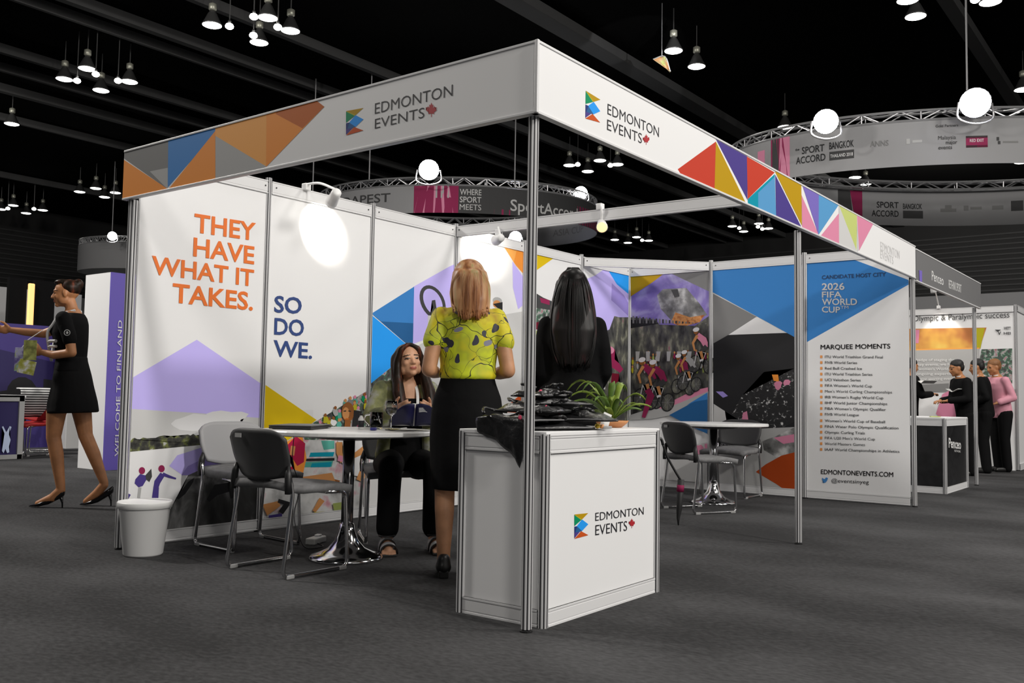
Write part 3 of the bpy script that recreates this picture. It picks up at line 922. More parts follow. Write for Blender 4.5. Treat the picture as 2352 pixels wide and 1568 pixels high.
# ------------------------------------------------------------------ counters
def counter(label, x0, x1, y0, y1, h, board, nm='display_counter', logo=None):
    t = thing(nm, label, 'counter', ((x0+x1)/2, (y0+y1)/2, 0))
    for x in (x0, x1):
        for y in (y0, y1):
            b = bmesh.new(); post_mesh(b, x, y, 0, h, .021); obj('corner_post', b, [ALU, ALUD], t)
    cx, cy = (x0+x1)/2, (y0+y1)/2
    sides = [('front_panel', (cx, y0, 0), (x1-x0-.04, .010)), ('back_panel', (cx, y1, 0), (x1-x0-.04, .010)), ('side_panel', (x0, cy, 0), (.010, y1-y0-.04)), ('side_panel', (x1, cy, 0), (.010, y1-y0-.04))]
    for n_, c, s in sides:
        b = bmesh.new(); box(b, (c[0], c[1], h/2), (s[0], s[1], h-.10)); obj(n_, b, board, t)
        ax = 0 if s[0] > s[1] else 1
        for rn, z, hh in (('bottom_rail', .035, .07), ('top_rail', h-.045, .07)):
            b = bmesh.new()
            a_ = [c[0], c[1], z]; b2 = list(a_); a_[ax] -= s[ax]/2; b2[ax] += s[ax]/2
            rail(b, a_, b2, hh, .030); obj(rn, b, ALUW, t)
    b = bmesh.new(); box(b, (cx, cy, h), (x1-x0+.03, y1-y0+.03, .018), bev=.003); obj('worktop', b, WHITE, t)
    return t
CH = .785
ct = counter('white reception counter with coloured EDMONTON EVENTS logo on its front', .098, 1.045, -.012, .425, CH, WHITE)
PC = Plane(1, -.0175, -1)
logo_parts(ct, PC, ((1319, 1237), (32, -5)), ((1319, 1181), (32, -6)), ((1367, 1196), (1478, 1181)), ((1367, 1229), (1440, 1218)), (1176, 1204), ((1451, 1201), 20, 12))

# ------------------------------------------------------------------ tables
def table(label, x, y, h, r=.5, br=.21):
    t = thing('round_table', label, 'table', (x, y, 0))
    b = bmesh.new(); lathe(b, [(r-.012, h-.028), (r, h-.022), (r, h-.006), (r-.004, h), (0, h)], (0, 0, 0), 64); lobj('tabletop', b, mat('white_laminate', (.82, .82, .82), .3), t)
    b = bmesh.new(); lathe(b, [(.09, h-.06), (.23, h-.045), (.23, h-.029), (0, h-.029)], (0, 0, 0), 32); lobj('under_plate', b, mat('dark_metal', (.05, .05, .052), .35, .8), t)
    b = bmesh.new(); lathe(b, [(.034, .12), (.034, h-.05)], (0, 0, 0), 24); lobj('column', b, mat('column_chrome', (.35, .35, .36), .18, 1.), t, True)
    b = bmesh.new(); lathe(b, [(br, 0), (br, .012), (br*.95, .024), (br*.75, .036), (br*.5, .062), (br*.32, .105), (.046, .16), (.04, .2), (.036, .2)], (0, 0, 0), 48); lobj('trumpet_base', b, CHROME, t, True)
    return t
TH = .735
table('round white table on chrome trumpet base in front of the seated brunette', .67, 1.765, TH)
t2 = table('round white table on chrome base among the far chairs right of the counter', 4.92, 1.47, TH, .49, .2)

# ------------------------------------------------------------------ chairs
SEATG = mat('grey_seat_fabric', (.17, .17, .175), .8, var=.15, vscale=30)
BACKD = mat('charcoal_backrest', (.035, .035, .037), .55)
BACKG = mat('pale_grey_backrest', (.3, .3, .31), .5)
TUBE = mat('chair_chrome', (.6, .6, .61), .16, 1.)
def chair(label, loc, rz, shell, pad, group='chrome sled chairs'):
    t = thing('sled_chair', label, 'chair', loc, rz, group)
    def seat_fn(u, v):
        x = -.215 + .44*u; w = .235 - .02*(1-u) - .03*max(0, abs(u-.5)*2-.75)*4*.25
        y = (v*2-1)*w
        z = .440 + .012*math.cos((v-.5)*PI) - .022*max(0, u-.75)*4*.6 + .02*max(0, .2-u)*5
        return (x, y, z)
    b = bmesh.new(); sheet(b, seat_fn, 12, 12, .04); lobj('seat', b, pad, t, True)
    def back_fn(u, v):
        a = u*2-1
        z0 = .515 - .03*math.cos(a*PI/2)
        z1 = .752 - .05*abs(a)**5
        w = .225*(.86+.14*math.sin(min(1, v*1.6)*PI/2))
        z = z0 + (z1-z0)*v
        return (-.225 - .055*(z-.50)/.26 + .05*a*a*(1-.35*v), a*w, z)
    b = bmesh.new(); sheet(b, back_fn, 16, 12, .016); bk = lobj('backrest', b, shell, t, True)
    b = bmesh.new(); box(b, (-.283, .1, .715), (.004, .05, .022)); lobj('back_label', b, mat('grey_label', (.4, .4, .4), .5), bk)
    for s in (-1, 1):
        y = s*.222
        b = bmesh.new()
        tube(b, [(-.20, y*.95, .565), (-.205, y*.98, .52), (-.208, y, .475), (-.21, y, .425)], [.010, .019, .019, .015], 10)
        lobj('back_bracket', b, BLACKP, t, True)
        b = bmesh.new()
        tube(b, round_path([(-.205, y, .53), (-.175, y, .435), (-.235, y*1.04, .011), (.205, y*1.04, .011), (.185, y, .415), (.05, y, .42)], .045, 6), .0105, 10)
        fr_ = lobj('sled_frame', b, TUBE, t, True)
        for x in (-.19, .165):
            b = bmesh.new(); box(b, (x, y*1.04, .010), (.05, .026, .02), bev=.004)
            lobj('floor_glide', b, mat('clear_grey_plastic', (.3, .3, .3), .4), fr_)
    b = bmesh.new(); tube(b, [(.06, -.222, .418), (.06, .222, .418)], .009, 8); lobj('cross_tube', b, TUBE, t, True)
    return t
chair('chrome sled chair with dark backrest, nearest the camera at the white table', (.265, 1.77, 0), 0, BACKD, SEATG)
chair('chrome sled chair with pale grey backrest standing against the skating hill panel', (.60, 2.56, 0), math.radians(-94), BACKG, SEATG)
chair('chrome sled chair under the seated brunette woman', (1.40, 2.06, 0), math.radians(-128), BACKD, SEATG)
chair('far chrome sled chair with its dark back toward the counter', (4.30, 1.31, 0), math.radians(-28), BACKD, SEATG)
chair('far chrome sled chair right of the far table, front facing the counter', (5.66, 1.63, 0), PI, BACKD, SEATG)
chair('far dark chair mostly hidden behind the counter edge', (3.75, 1.75, 0), math.radians(-60), BACKD, mat('black_seat', (.03, .03, .03), .7))

# ------------------------------------------------------------------ waste bin
bt = thing('waste_bin', 'white plastic waste bin on the carpet at the left end of the booth', 'bin', (-.018, 2.71, 0))
bt.scale = (.97, .97, .9)
b = bmesh.new()
lathe(b, [(.002, .008), (.103, .008), (.112, .06), (.143, .32), (.148, .338), (.153, .34), (.153, .328), (.146, .318), (.112, .012), (.104, 0), (.002, 0)], (0, 0, 0), 48)
bk_ = lobj('bucket', b, WHITEP, bt, True)
b = bmesh.new()
lathe(b, [(.149, .30), (.1535, .302), (.155, .335), (.152, .342), (.149, .34)], (0, 0, 0), 48)
lobj('rim', b, WHITEP, bk_, True)

# ------------------------------------------------------------------ things on the near table
def onpx(u, v, z): return on(u, v, 2, z)
TT = TH + .001
lt = thing('laptop', 'closed black laptop lying on the left of the white table', 'laptop', (.52, 2.01, TT), math.radians(30))
b = bmesh.new(); box(b, (0, 0, .009), (.36, .25, .012), bev=.004); lobj('base', b, mat('laptop_black', (.02, .02, .022), .4), lt)
b = bmesh.new(); box(b, (0, 0, .0195), (.36, .25, .007), bev=.003); lobj('lid', b, mat('laptop_lid', (.035, .035, .038), .35), lt)
b = bmesh.new()
for x in (-.15, .15):
    for y in (-.1, .1): box(b, (x, y, .0015), (.02, .02, .003))
lobj('feet', b, BLACKP, lt)
GLASS = mat('clear_glass', (.95, .96, .96), .03, trans=1.)
DRINK = mat('dark_drink', (.02, .012, .01), .1)
def wine_glass(label, x, y):
    t = thing('wine_glass', label, 'glass', (x, y, TT))
    b = bmesh.new()
    lathe(b, [(.034, 0), (.034, .002), (.012, .006), (.0045, .014), (.004, .075), (.01, .083), (.028, .097), (.036, .118), (.036, .14), (.033, .168), (.0315, .168), (.0345, .14), (.034, .118), (.026, .1), (.002, .088)], (0, 0, 0), 28)
    lobj('glass', b, GLASS, t, True)
    b = bmesh.new(); lathe(b, [(.002, .0895), (.025, .1005), (.033, .118), (.0335, .13), (.002, .13)], (0, 0, 0), 24); lobj('drink', b, DRINK, t, True)
wg = (.90, 1.60)
wine_glass('stemmed wine glass with dark drink standing on the table before the brunette', .84, 1.60)
tg = thing('glass_tumbler', 'clear glass mug between the black bottle and the wine glass on the table', 'glass', (.84, 1.72, TT))
b = bmesh.new(); lathe(b, [(.034, 0), (.037, .01), (.039, .1), (.037, .1), (.035, .012), (.002, .01)], (0, 0, 0), 28); lobj('glass', b, GLASS, tg, True)
b = bmesh.new(); tube(b, smooth_path([(-.03, .022, .085), (-.05, .04, .08), (-.055, .044, .05), (-.034, .024, .02)], 5), .005, 8); lobj('handle', b, GLASS, tg, True)
bo = thing('small_bottle', 'small white bottle with black label standing beside the laptop', 'bottle', (.765, 1.77, TT))
b = bmesh.new(); lathe(b, [(.016, 0), (.017, .004), (.017, .06), (.008, .075), (.008, .083), (.002, .083)], (0, 0, 0), 20); lobj('body', b, WHITEP, bo, True)
b = bmesh.new(); lathe(b, [(.0175, .012), (.0175, .05)], (0, 0, 0), 20); lobj('label_band', b, INK, bo, True)
b = bmesh.new(); lathe(b, [(.0095, .08), (.0095, .094), (.002, .094)], (0, 0, 0), 16); lobj('cap', b, BLACKP, bo, True)
cl = obj('card_case', (lambda b: (box(b, (.70, 1.60, TT+.008), (.05, .03, .016), .6, bev=.004), b)[1])(bmesh.new()), mat('blue_case', (.03, .03, .2), .5))
tag(cl, 'small dark blue case on the table in front of the glass mug', 'case')
pp = thing('paper_stack', 'loose white papers lying on the table below the open magazine', 'papers', (.84, 1.47, TT), -.4)
for k, (dx, dy, a) in enumerate(((0, 0, 0), (.02, -.01, .14), (-.01, .015, -.1))):
    b = bmesh.new(); sheet(b, lambda u, v: ((u-.5)*.2+dx, (v-.5)*.14+dy, .002+.0025*k+.003*math.sin(u*3+k)), 6, 4, .0008)
    for v_ in b.verts: v_.co = Matrix.Rotation(a, 3, 'Z') @ v_.co
    lobj('sheet', b, mat('paper', (.8, .8, .78), .7) if k < 2 else mat('colour_print', (.5, .45, .2), .6, var=.6, vscale=40), pp)
pn = thing('pen', 'white pen lying on the papers on the table', 'pen', (.80, 1.46, TT+.014), .5)
b = bmesh.new(); tube(b, [(-.07, 0, 0), (-.06, 0, 0), (.05, 0, 0), (.06, 0, 0)], [.002, .004, .004, .0035], 10); lobj('barrel', b, WHITEP, pn, True)
b = bmesh.new(); tube(b, [(.06, 0, 0), (.066, 0, 0), (.073, 0, 0)], [.0035, .0025, .0008], 10); lobj('tip', b, ALU, pn, True)

# cable from the table top down to the socket block
cb = thing('power_block', 'white power block with a cable on the carpet behind the table column', 'power strip', (.93, 2.32, 0), .4)
b = bmesh.new(); box(b, (0, 0, .02), (.16, .07, .04), bev=.008); lobj('block_body', b, mat('off_white_plastic', (.6, .6, .58), .5), cb)
b = bmesh.new(); box(b, (.03, 0, .045), (.04, .035, .014), bev=.004); lobj('plug', b, WHITEP, cb)
cbl = obj('laptop_cable', (lambda b: (tube(b, smooth_path([(.69, 2.14, .742), (.70, 2.24, .745), (.715, 2.30, .73), (.72, 2.31, .66), (.70, 2.29, .52), (.75, 2.28, .36), (.69, 2.25, .2), (.70, 2.2, .06), (.74, 2.18, .006), (.84, 2.16, .006), (.90, 2.25, .006), (.86, 2.30, .02)], 8), .0028, 6), b)[1])(bmesh.new()), BLACKP, None, True)
tag(cbl, 'thin black cable hanging from the table edge to the floor', 'cable')

# ------------------------------------------------------------------ bags, plant and cards on the counter
BAG = mat('black_bag_fabric', (.012, .012, .013), .33, bump=1., scale=17, spec=.6)
BAGG = mat('bag_edge_grey', (.16, .16, .165), .5)
REDT = mat('bag_red_logo', (.6, .05, .12), .5)
def tote(label, loc, rz, size=(.30, .24), th=.03, seed=0, tilt=(0, 0), hang=0.):
    rn = random.Random(seed)
    t = thing('tote_bag', label, 'bag', loc, rz, 'black tote bags on the counter')
    sx, sy = size
    off = Vector((seed*3.1, seed*1.7, 0))
    def top(x, y):
        q = noise.fractal(Vector((x*9, y*9, 0))+off, 1., 2., 3)
        return q
    def drop(x, y):                                  # folds over the counter edge
        return 0.
    b = bmesh.new()
    nu, nv = 26, 20
    A, Bm = [], []
    for i in range(nu+1):
        ra, rb = [], []
        for j in range(nv+1):
            u, v = i/nu*2-1, j/nv*2-1
            x, y = u*sx/2*(1+.05*math.sin(3*v+seed)), v*sy/2*(1+.06*math.sin(2.3*u+seed*2))
            e = max(0, (1-abs(u)**5)*(1-abs(v)**5))
            n1 = top(x, y)
            zt = th*(.35+.65*e) + .024*n1*e
            zb = .002 + .004*(1-e)
            if hang and u < -hang:
                f = (-hang-u)*sx/2
                x2 = -hang*sx/2 - .012
                f *= 1 - .42*(v+1) + .15*n1
                ra.append(b.verts.new((x2 - zt*.5, y*(1-.5*f/(sx*.5)), zt*.5 - f + .01)))
                rb.append(b.verts.new((x2+.0, y*(1-.5*f/(sx*.5)), - f)))
            else:
                ra.append(b.verts.new((x, y, max(zt, zb+.004)))); rb.append(b.verts.new((x, y, zb)))
        A.append(ra); Bm.append(rb)
    for i in range(nu):
        for j in range(nv):
            b.faces.new((A[i][j], A[i+1][j], A[i+1][j+1], A[i][j+1]))
            b.faces.new((Bm[i][j], Bm[i][j+1], Bm[i+1][j+1], Bm[i+1][j]))
    for i in range(nu):
        b.faces.new((A[i][0], Bm[i][0], Bm[i+1][0], A[i+1][0])); b.faces.new((A[i][nv], A[i+1][nv], Bm[i+1][nv], Bm[i][nv]))
    for j in range(nv):
        b.faces.new((A[0][j], A[0][j+1], Bm[0][j+1], Bm[0][j])); b.faces.new((A[nu][j], Bm[nu][j], Bm[nu][j+1], A[nu][j+1]))
    body = lobj('bag_body', b, BAG, t, True)
    for s in (-1, 1):
        b = bmesh.new()
        pts = []
        for k in range(9):
            a = k/8
            x = sx*(-.18+.36*a); y = s*(sy*.30 + .05*math.sin(a*PI))
            pts.append((x + rn.uniform(-.012, .012), y + rn.uniform(-.01, .01), th + .008 + .016*math.sin(a*PI) + rn.uniform(0, .006)))
        tube(b, smooth_path(pts, 4), .007, 6)
        lobj('handle', b, BAG, t, True)
    b = bmesh.new()
    x = -sx*.36 if not hang else -hang*sx/2-.02
    ball(b, (x, -sy*.5*.62, th*.8), (.012, .005, .010), n=8)
    lobj('logo_tag', b, REDT, body)
    for s in (-1, 1):
        b = bmesh.new(); tube(b, [(-sx*.42 if not hang else -hang*sx/2, s*sy*.5, th*.35), (0, s*sy*.505, th*.42), (sx*.42, s*sy*.5, th*.35)], .003, 5)
        lobj('seam_edge', b, BAGG, body)
    return t
CZ = CH + .010
tote('black tote bag spread flat at the bottom of the pile on the white counter', (.34, .20, CZ), -.35, (.42, .34), .034, 1)
tote('black tote bag hanging over the left edge of the white counter', (.127, .19, CZ+.036), .0, (.44, .30), .026, 2, hang=.18)
tote('black tote bag lying on the right end of the pile by the plant', (.53, .09, CZ+.034), -.9, (.30, .24), .034, 3)
tote('black tote bag in the middle of the pile on the counter', (.33, .20, CZ+.072), .3, (.36, .28), .034, 4)
tote('crumpled black tote bag second from the top of the pile on the counter', (.42, .17, CZ+.104), -.5, (.28, .22), .034, 6)
tote('topmost crumpled black tote bag of the pile on the counter', (.37, .20, CZ+.138), -.1, (.20, .18), .036, 5)
# fern
LEAF = mat('fern_leaf', (.21, .30, .035), .5, var=.5, vscale=9)
LEAFD = mat('fern_leaf_dark', (.09, .17, .02), .5, var=.4, vscale=9)
px_, py_ = .93, .17
pf = thing('potted_fern', 'green leafy plant in a shallow orange dish on the counter right end', 'plant', (px_, py_, CZ))
b = bmesh.new(); lathe(b, [(.05, 0), (.075, .02), (.085, .034), (.08, .034), (.07, .022), (.002, .02)], (0, 0, 0), 28); lobj('dish', b, mat('terracotta', (.55, .24, .09), .6), pf, True)
b = bmesh.new(); lathe(b, [(.068, .02), (.072, .027), (.03, .034), (.002, .036)], (0, 0, 0), 20); lobj('soil', b, mat('soil', (.03, .02, .012), .9), pf)
rn = random.Random(11)
for k in range(26):
    a = rn.uniform(0, 2*PI); L = rn.uniform(.13, .24); lift = rn.uniform(.02, .16); w = rn.uniform(.012, .022)
    b = bmesh.new()
    d = Vector((math.cos(a), math.sin(a), 0)); sd = Vector((-d.y, d.x, 0))
    ph = rn.uniform(-.5, .5)
    def fn(u, v):
        q = u
        c = d*(L*q) + Vector((0, 0, .03 + lift*math.sin(q*PI*.75)*1.15 + .02*q))
        ww = w*math.sin(min(1, (q+.12))*PI)**.7 if q < .88 else w*.5*(1-q)/.12
        return c + (sd*math.cos(ph) + Vector((0, 0, 1))*math.sin(ph))*((v*2-1)*ww) + Vector((0, 0, .006*abs(v*2-1)))
    sheet(b, fn, 10, 2, .0012)
    lobj('leaf', b, LEAF if k % 3 else LEAFD, pf, True)
ch_ = thing('card_holder', 'small white card leaning in a stand between bags and plant on the counter', 'card', (.735, .085, CZ), -.5)
b = bmesh.new(); box(b, (0, 0, .006), (.05, .035, .012), bev=.003); lobj('stand', b, mat('clear_grey_plastic', (.3, .3, .3), .4), ch_)
b = bmesh.new(); box(b, (0, 0, .04), (.045, .004, .066), Matrix.Rotation(.35, 3, 'Y'), bev=.001); lobj('card', b, mat('paper', (.8, .8, .78), .7), ch_)
sw = thing('sweet_dish', 'small yellow wrapped sweets beside the bags on the counter', 'sweets', (.685, .10, CZ))
b = bmesh.new(); ball(b, (0, 0, .012), (.018, .012, .012), n=10); lobj('yellow_wrapper', b, mat('yellow_wrap', (.75, .5, .02), .35), sw, True)
b = bmesh.new(); ball(b, (.025, -.01, .010), (.014, .010, .010), n=10); lobj('orange_wrapper', b, mat('orange_wrap', (.7, .3, .1), .35), sw, True)

# unidentified black object right of the counter, shaped like a folded umbrella
up = on(1558, 1206, 2, 0)
um = thing('umbrella_like_object', 'unidentified slim black object with red band, umbrella shaped, right of the counter', 'umbrella', (up.x, up.y, 0))
b = bmesh.new(); tube(b, [(0, 0, .0), (.002, .002, .05), (.012, .0, .12), (.02, -.01, .34)], [.004, .012, .022, .026], 12); lobj('canopy', b, mat('umbrella_black', (.015, .015, .016), .6), um, True)
b = bmesh.new(); tube(b, [(.0165, -.006, .25), (.0185, -.008, .30)], [.0275, .0275], 12); lobj('red_band', b, mat('print_wine', PAL['wine']), um, True)
b = bmesh.new(); tube(b, smooth_path([(.02, -.01, .33), (-.02, .03, .42), (-.06, .07, .52), (-.08, .09, .60)], 5), .009, 8); lobj('shaft', b, BLACKP, um, True)
b = bmesh.new(); tube(b, smooth_path([(-.08, .09, .60), (-.09, .10, .64), (-.11, .12, .65), (-.12, .13, .62)], 4), .011, 8); lobj('handle', b, BLACKP, um, True)
# ------------------------------------------------------------------ people
def remesh(name, bm, ms, root, voxel, it=4, fac=.5, matfn=None):
    me = bpy.data.meshes.new('tmp'); bmesh.ops.recalc_face_normals(bm, faces=bm.faces); bm.to_mesh(me); bm.free()
    o = bpy.data.objects.new('tmp', me); COL.objects.link(o)
    md = o.modifiers.new('r', 'REMESH'); md.mode = 'VOXEL'; md.voxel_size = voxel; md.adaptivity = 0
    sm = o.modifiers.new('s', 'SMOOTH'); sm.factor = fac; sm.iterations = it
    bpy.context.view_layer.update()
    res = bpy.data.meshes.new_from_object(o.evaluated_get(bpy.context.evaluated_depsgraph_get()))
    bpy.data.objects.remove(o); bpy.data.meshes.remove(me)
    res.name = name
    res.materials.clear()
    for q in (ms if isinstance(ms, (list, tuple)) else [ms]): res.materials.append(q)
    res.polygons.foreach_set('use_smooth', [True]*len(res.polygons))
    if matfn:
        for p in res.polygons: p.material_index = matfn(p.center)
    ob = bpy.data.objects.new(name, res); COL.objects.link(ob); ob.parent = root
    return ob
def cap(bm, a, b, ra, rb, n=14):
    a, b = Vector(a), Vector(b)
    tube(bm, [a, a.lerp(b, .5), b], [ra, (ra+rb)/2, rb], n)
    ball(bm, a, ra, n=n); ball(bm, b, rb, n=n)
def chain(bm, pts, rs, n=14):
    for (a, b), (ra, rb) in zip(zip(pts, pts[1:]), zip(rs, rs[1:])): cap(bm, a, b, ra, rb, n)
TORSO_F = [(-.07, .12, .09, 0), (-.03, .155, .112, -.008), (.02, .172, .118, -.012), (.08, .162, .108, -.005), (.19, .125, .09, 0), (.30, .14, .102, .004), (.38, .152, .112, .012), (.45, .158, .1, .002), (.50, .15, .078, -.008), (.535, .095, .062, -.01), (.57, .055, .052, -.005)]
TORSO_M = [(-.07, .13, .1, 0), (-.02, .165, .118, 0), (.05, .165, .115, 0), (.15, .158, .112, .004), (.27, .17, .118, .006), (.38, .188, .122, .006), (.46, .19, .108, 0), (.51, .17, .085, -.008), (.55, .10, .066, -.01), (.59, .06, .056, -.005)]
def torso(bm, T, prof, infl=0., z0=-9, z1=9, sc=1., n=24, flare=0.):
    rings = []
    for z, rx, ry, yo in prof:
        if z < z0-1e-6 or z > z1+1e-6: continue
        k = infl + flare*max(0, (.19-z))
        rings.append([T @ Vector(((rx*sc+k)*math.cos(2*PI*i/n), yo*sc+(ry*sc+k)*math.sin(2*PI*i/n), z*sc)) for i in range(n)])
    skin_rings(bm, rings)
def hand(bm, w, d, nrm_, s=1, curl=.5, sc=1.):
    w, d = Vector(w), Vector(d).normalized()
    n_ = Vector(nrm_); n_ = (n_ - d*n_.dot(d)).normalized()
    t = d.cross(n_)*s
    R3 = Matrix((d, t, n_)).transposed()
    ball(bm, w + d*.047*sc, (.05*sc, .038*sc, .016*sc), R3, 14)
    ball(bm, w + d*.012*sc, (.03*sc, .026*sc, .018*sc), R3, 12)
    for k, (L, o) in enumerate(((.072, .028), (.082, .009), (.076, -.010), (.058, -.027))):
        p = w + (d*.085 + t*o)*sc
        ang = curl*.25
        pts = [p]
        for seg in (.45, .32, .25):
            dd = d*math.cos(ang) + n_*math.sin(ang)
            pts.append(pts[-1] + dd*(L*seg*sc)); ang += curl*.9
        chain(bm, pts, [.0092*sc, .0086*sc, .008*sc, .0068*sc], 8)
    p = w + (d*.02 + t*.026 + n_*.004)*sc
    q = p + (t*.65 + d*.65 + n_*.3).normalized()*.04*sc
    r = q + (t*.3 + d*.85 + n_*.45*curl).normalized()*.032*sc
    chain(bm, [p, q, r], [.013*sc, .0105*sc, .008*sc], 8)
def head(bm, Hm, sc=1., male=False):
    """Hm: head frame, origin at the middle of the skull, +y face, +z up"""
    def P(x, y, z): return Hm @ (Vector((x, y, z))*sc)
    Rm = Hm.to_3x3()
    def E(c, r): ball(bm, P(*c), [q*sc for q in r], Rm, 18)
    E((0, -.012, .028), (.073, .094, .084))
    E((0, .022, -.012), (.063, .068, .09))
    E((0, .036, -.052), (.048, .046, .048))
    E((0, .066, -.085), (.022, .02, .017))
    for s in (-1, 1):
        E((s*.05, .012, -.05), (.02, .04, .035))
        E((s*.034, .062, -.018), (.022, .02, .022))
        E((s*.028, .074, .028), (.024, .012, .009))
        E((s*.031, .073, .008), (.0155, .0125, .008))
        E((s*.074, -.006, -.004), (.009, .018, .03))
        E((s*.011, .091, -.026), (.009, .01, .008))
    cap(bm, P(0, .082, .012), P(0, .103, -.022), .0085*sc, .0115*sc, 10)
    E((0, .084, -.049), (.022, .010, .0055)); E((0, .082, -.059), (.019, .010, .006))
def face_mat(Hm, sc=1., eye=1, lip=2, brow=3, hair=None):
    inv = Hm.inverted()
    def fn(c):
        p = inv @ Vector(c)/sc
        if p.y > .045:
            x = abs(p.x)
            if ((x-.031)/.0155)**2 + ((p.z-.008)/.0062)**2 < 1: return eye
            if ((x-.031)/.024)**2 + ((p.z-.028-.12*(x-.03)*-1)/.0045)**2 < 1: return brow
            if (x/.023)**2 + ((p.z+.054)/.0095)**2 < 1 and p.y > .07: return lip
        return 0
    return fn
def frame(o, y, z=(0, 0, 1)):
    y = Vector(y).normalized(); z = Vector(z); z = (z - y*z.dot(y)).normalized(); x = y.cross(z)
    M = Matrix((x, y, z)).transposed().to_4x4(); M.translation = Vector(o); return M
SKIN = mat('skin', (.56, .28, .15), .5, var=.12, vscale=14)
SKINL = mat('skin_light', (.62, .33, .2), .5, var=.1, vscale=14)
SKIND = mat('skin_tan', (.46, .2, .085), .5, var=.12, vscale=14)
EYE = mat('eye_dark', (.03, .02, .015), .2)
LIP = mat('lips', (.42, .12, .09), .4)
BROW = mat('eyebrow', (.06, .03, .015), .7)
BLK = mat('black_cloth', (.004, .004, .0045), .85, bump=.25, scale=30, spec=.12)
BLK2 = mat('black_trouser_cloth', (.006, .006, .0065), .85, bump=.4, scale=12, spec=.12)
def facing(d): return math.atan2(d[1], d[0]) - PI/2
def fig(label, loc, d, group=None): return thing('person', label, 'person', loc, facing(d), group)
def pump(root, heel, toe, zh=.075, m_=None):
    """high heeled shoe: heel = back of the foot on the floor, toe = tip"""
    heel, toe = Vector(heel), Vector(toe)
    d = (toe-heel).normalized(); L = (toe-heel).length
    s = Vector((d.y, -d.x, 0)).normalized()
    b = bmesh.new()
    rings = []
    for q, w, z, h in ((0, .012, zh+.025, .055), (.06, .028, zh+.005, .065), (.22, .028, zh*.75, .06), (.45, .03, zh*.32, .05), (.65, .039, .012, .035), (.82, .032, .006, .022), (.95, .014, .006, .014), (1., .003, .006, .008)):
        c = heel + d*(L*q)
        rings.append([c + s*(w*math.cos(2*PI*i/14)) + Vector((0, 0, z + h/2 + h/2*math.sin(2*PI*i/14))) for i in range(14)])
    skin_rings(b, rings)
    up_ = lobj('shoe_upper', b, m_ or mat('black_patent', (.008, .008, .009), .15), root, True)
    b = bmesh.new(); tube(b, [heel + d*.012 + Vector((0, 0, 0)), heel + d*.014 + Vector((0, 0, zh*.5)), heel + d*.03 + Vector((0, 0, zh+.03))], [.005, .007, .022], 10)
    lobj('shoe_heel', b, m_ or MATS['black_patent'], up_, True)

# ---- blonde woman, back to the camera
bl = fig('standing blonde woman seen from behind in a yellow floral blouse and black skirt', (.735, .94, 0), (.72, .69))
T = Matrix.Translation((0, 0, .87))
b = bmesh.new()
torso(b, T, TORSO_F)
HB = frame((0, .02, 1.545), (.15, 1, -.12))
cap(b, (0, -.005, 1.38), (0, .008, 1.48), .052, .048)
head(b, HB)
for s in (-1, 1):
    el = (s*.208, -.05, 1.075); wr = (s*.15, .17, 1.06)
    chain(b, [(s*.14, -.005, 1.345), (s*.182, -.033, 1.22), el, (s*.178, .07, 1.065), wr], [.044, .043, .040, .036, .026])
    hand(b, wr, (-s*.5, .8, .1), (0, 0, -1) if s > 0 else (0, 0, -1), s, .7)
    kx = s*.09 - .02
    chain(b, [(s*.085, 0, .85), (kx, .02, .48), (kx, -.02, .34), (kx, -.02, .10)], [.085, .055, .052, .034])
    chain(b, [(kx, -.02, .10), (kx, .07, .05)], [.036, .028])
remesh('body', b, [SKIN, EYE, LIP, BROW], bl, .007, 3, .5, face_mat(HB))
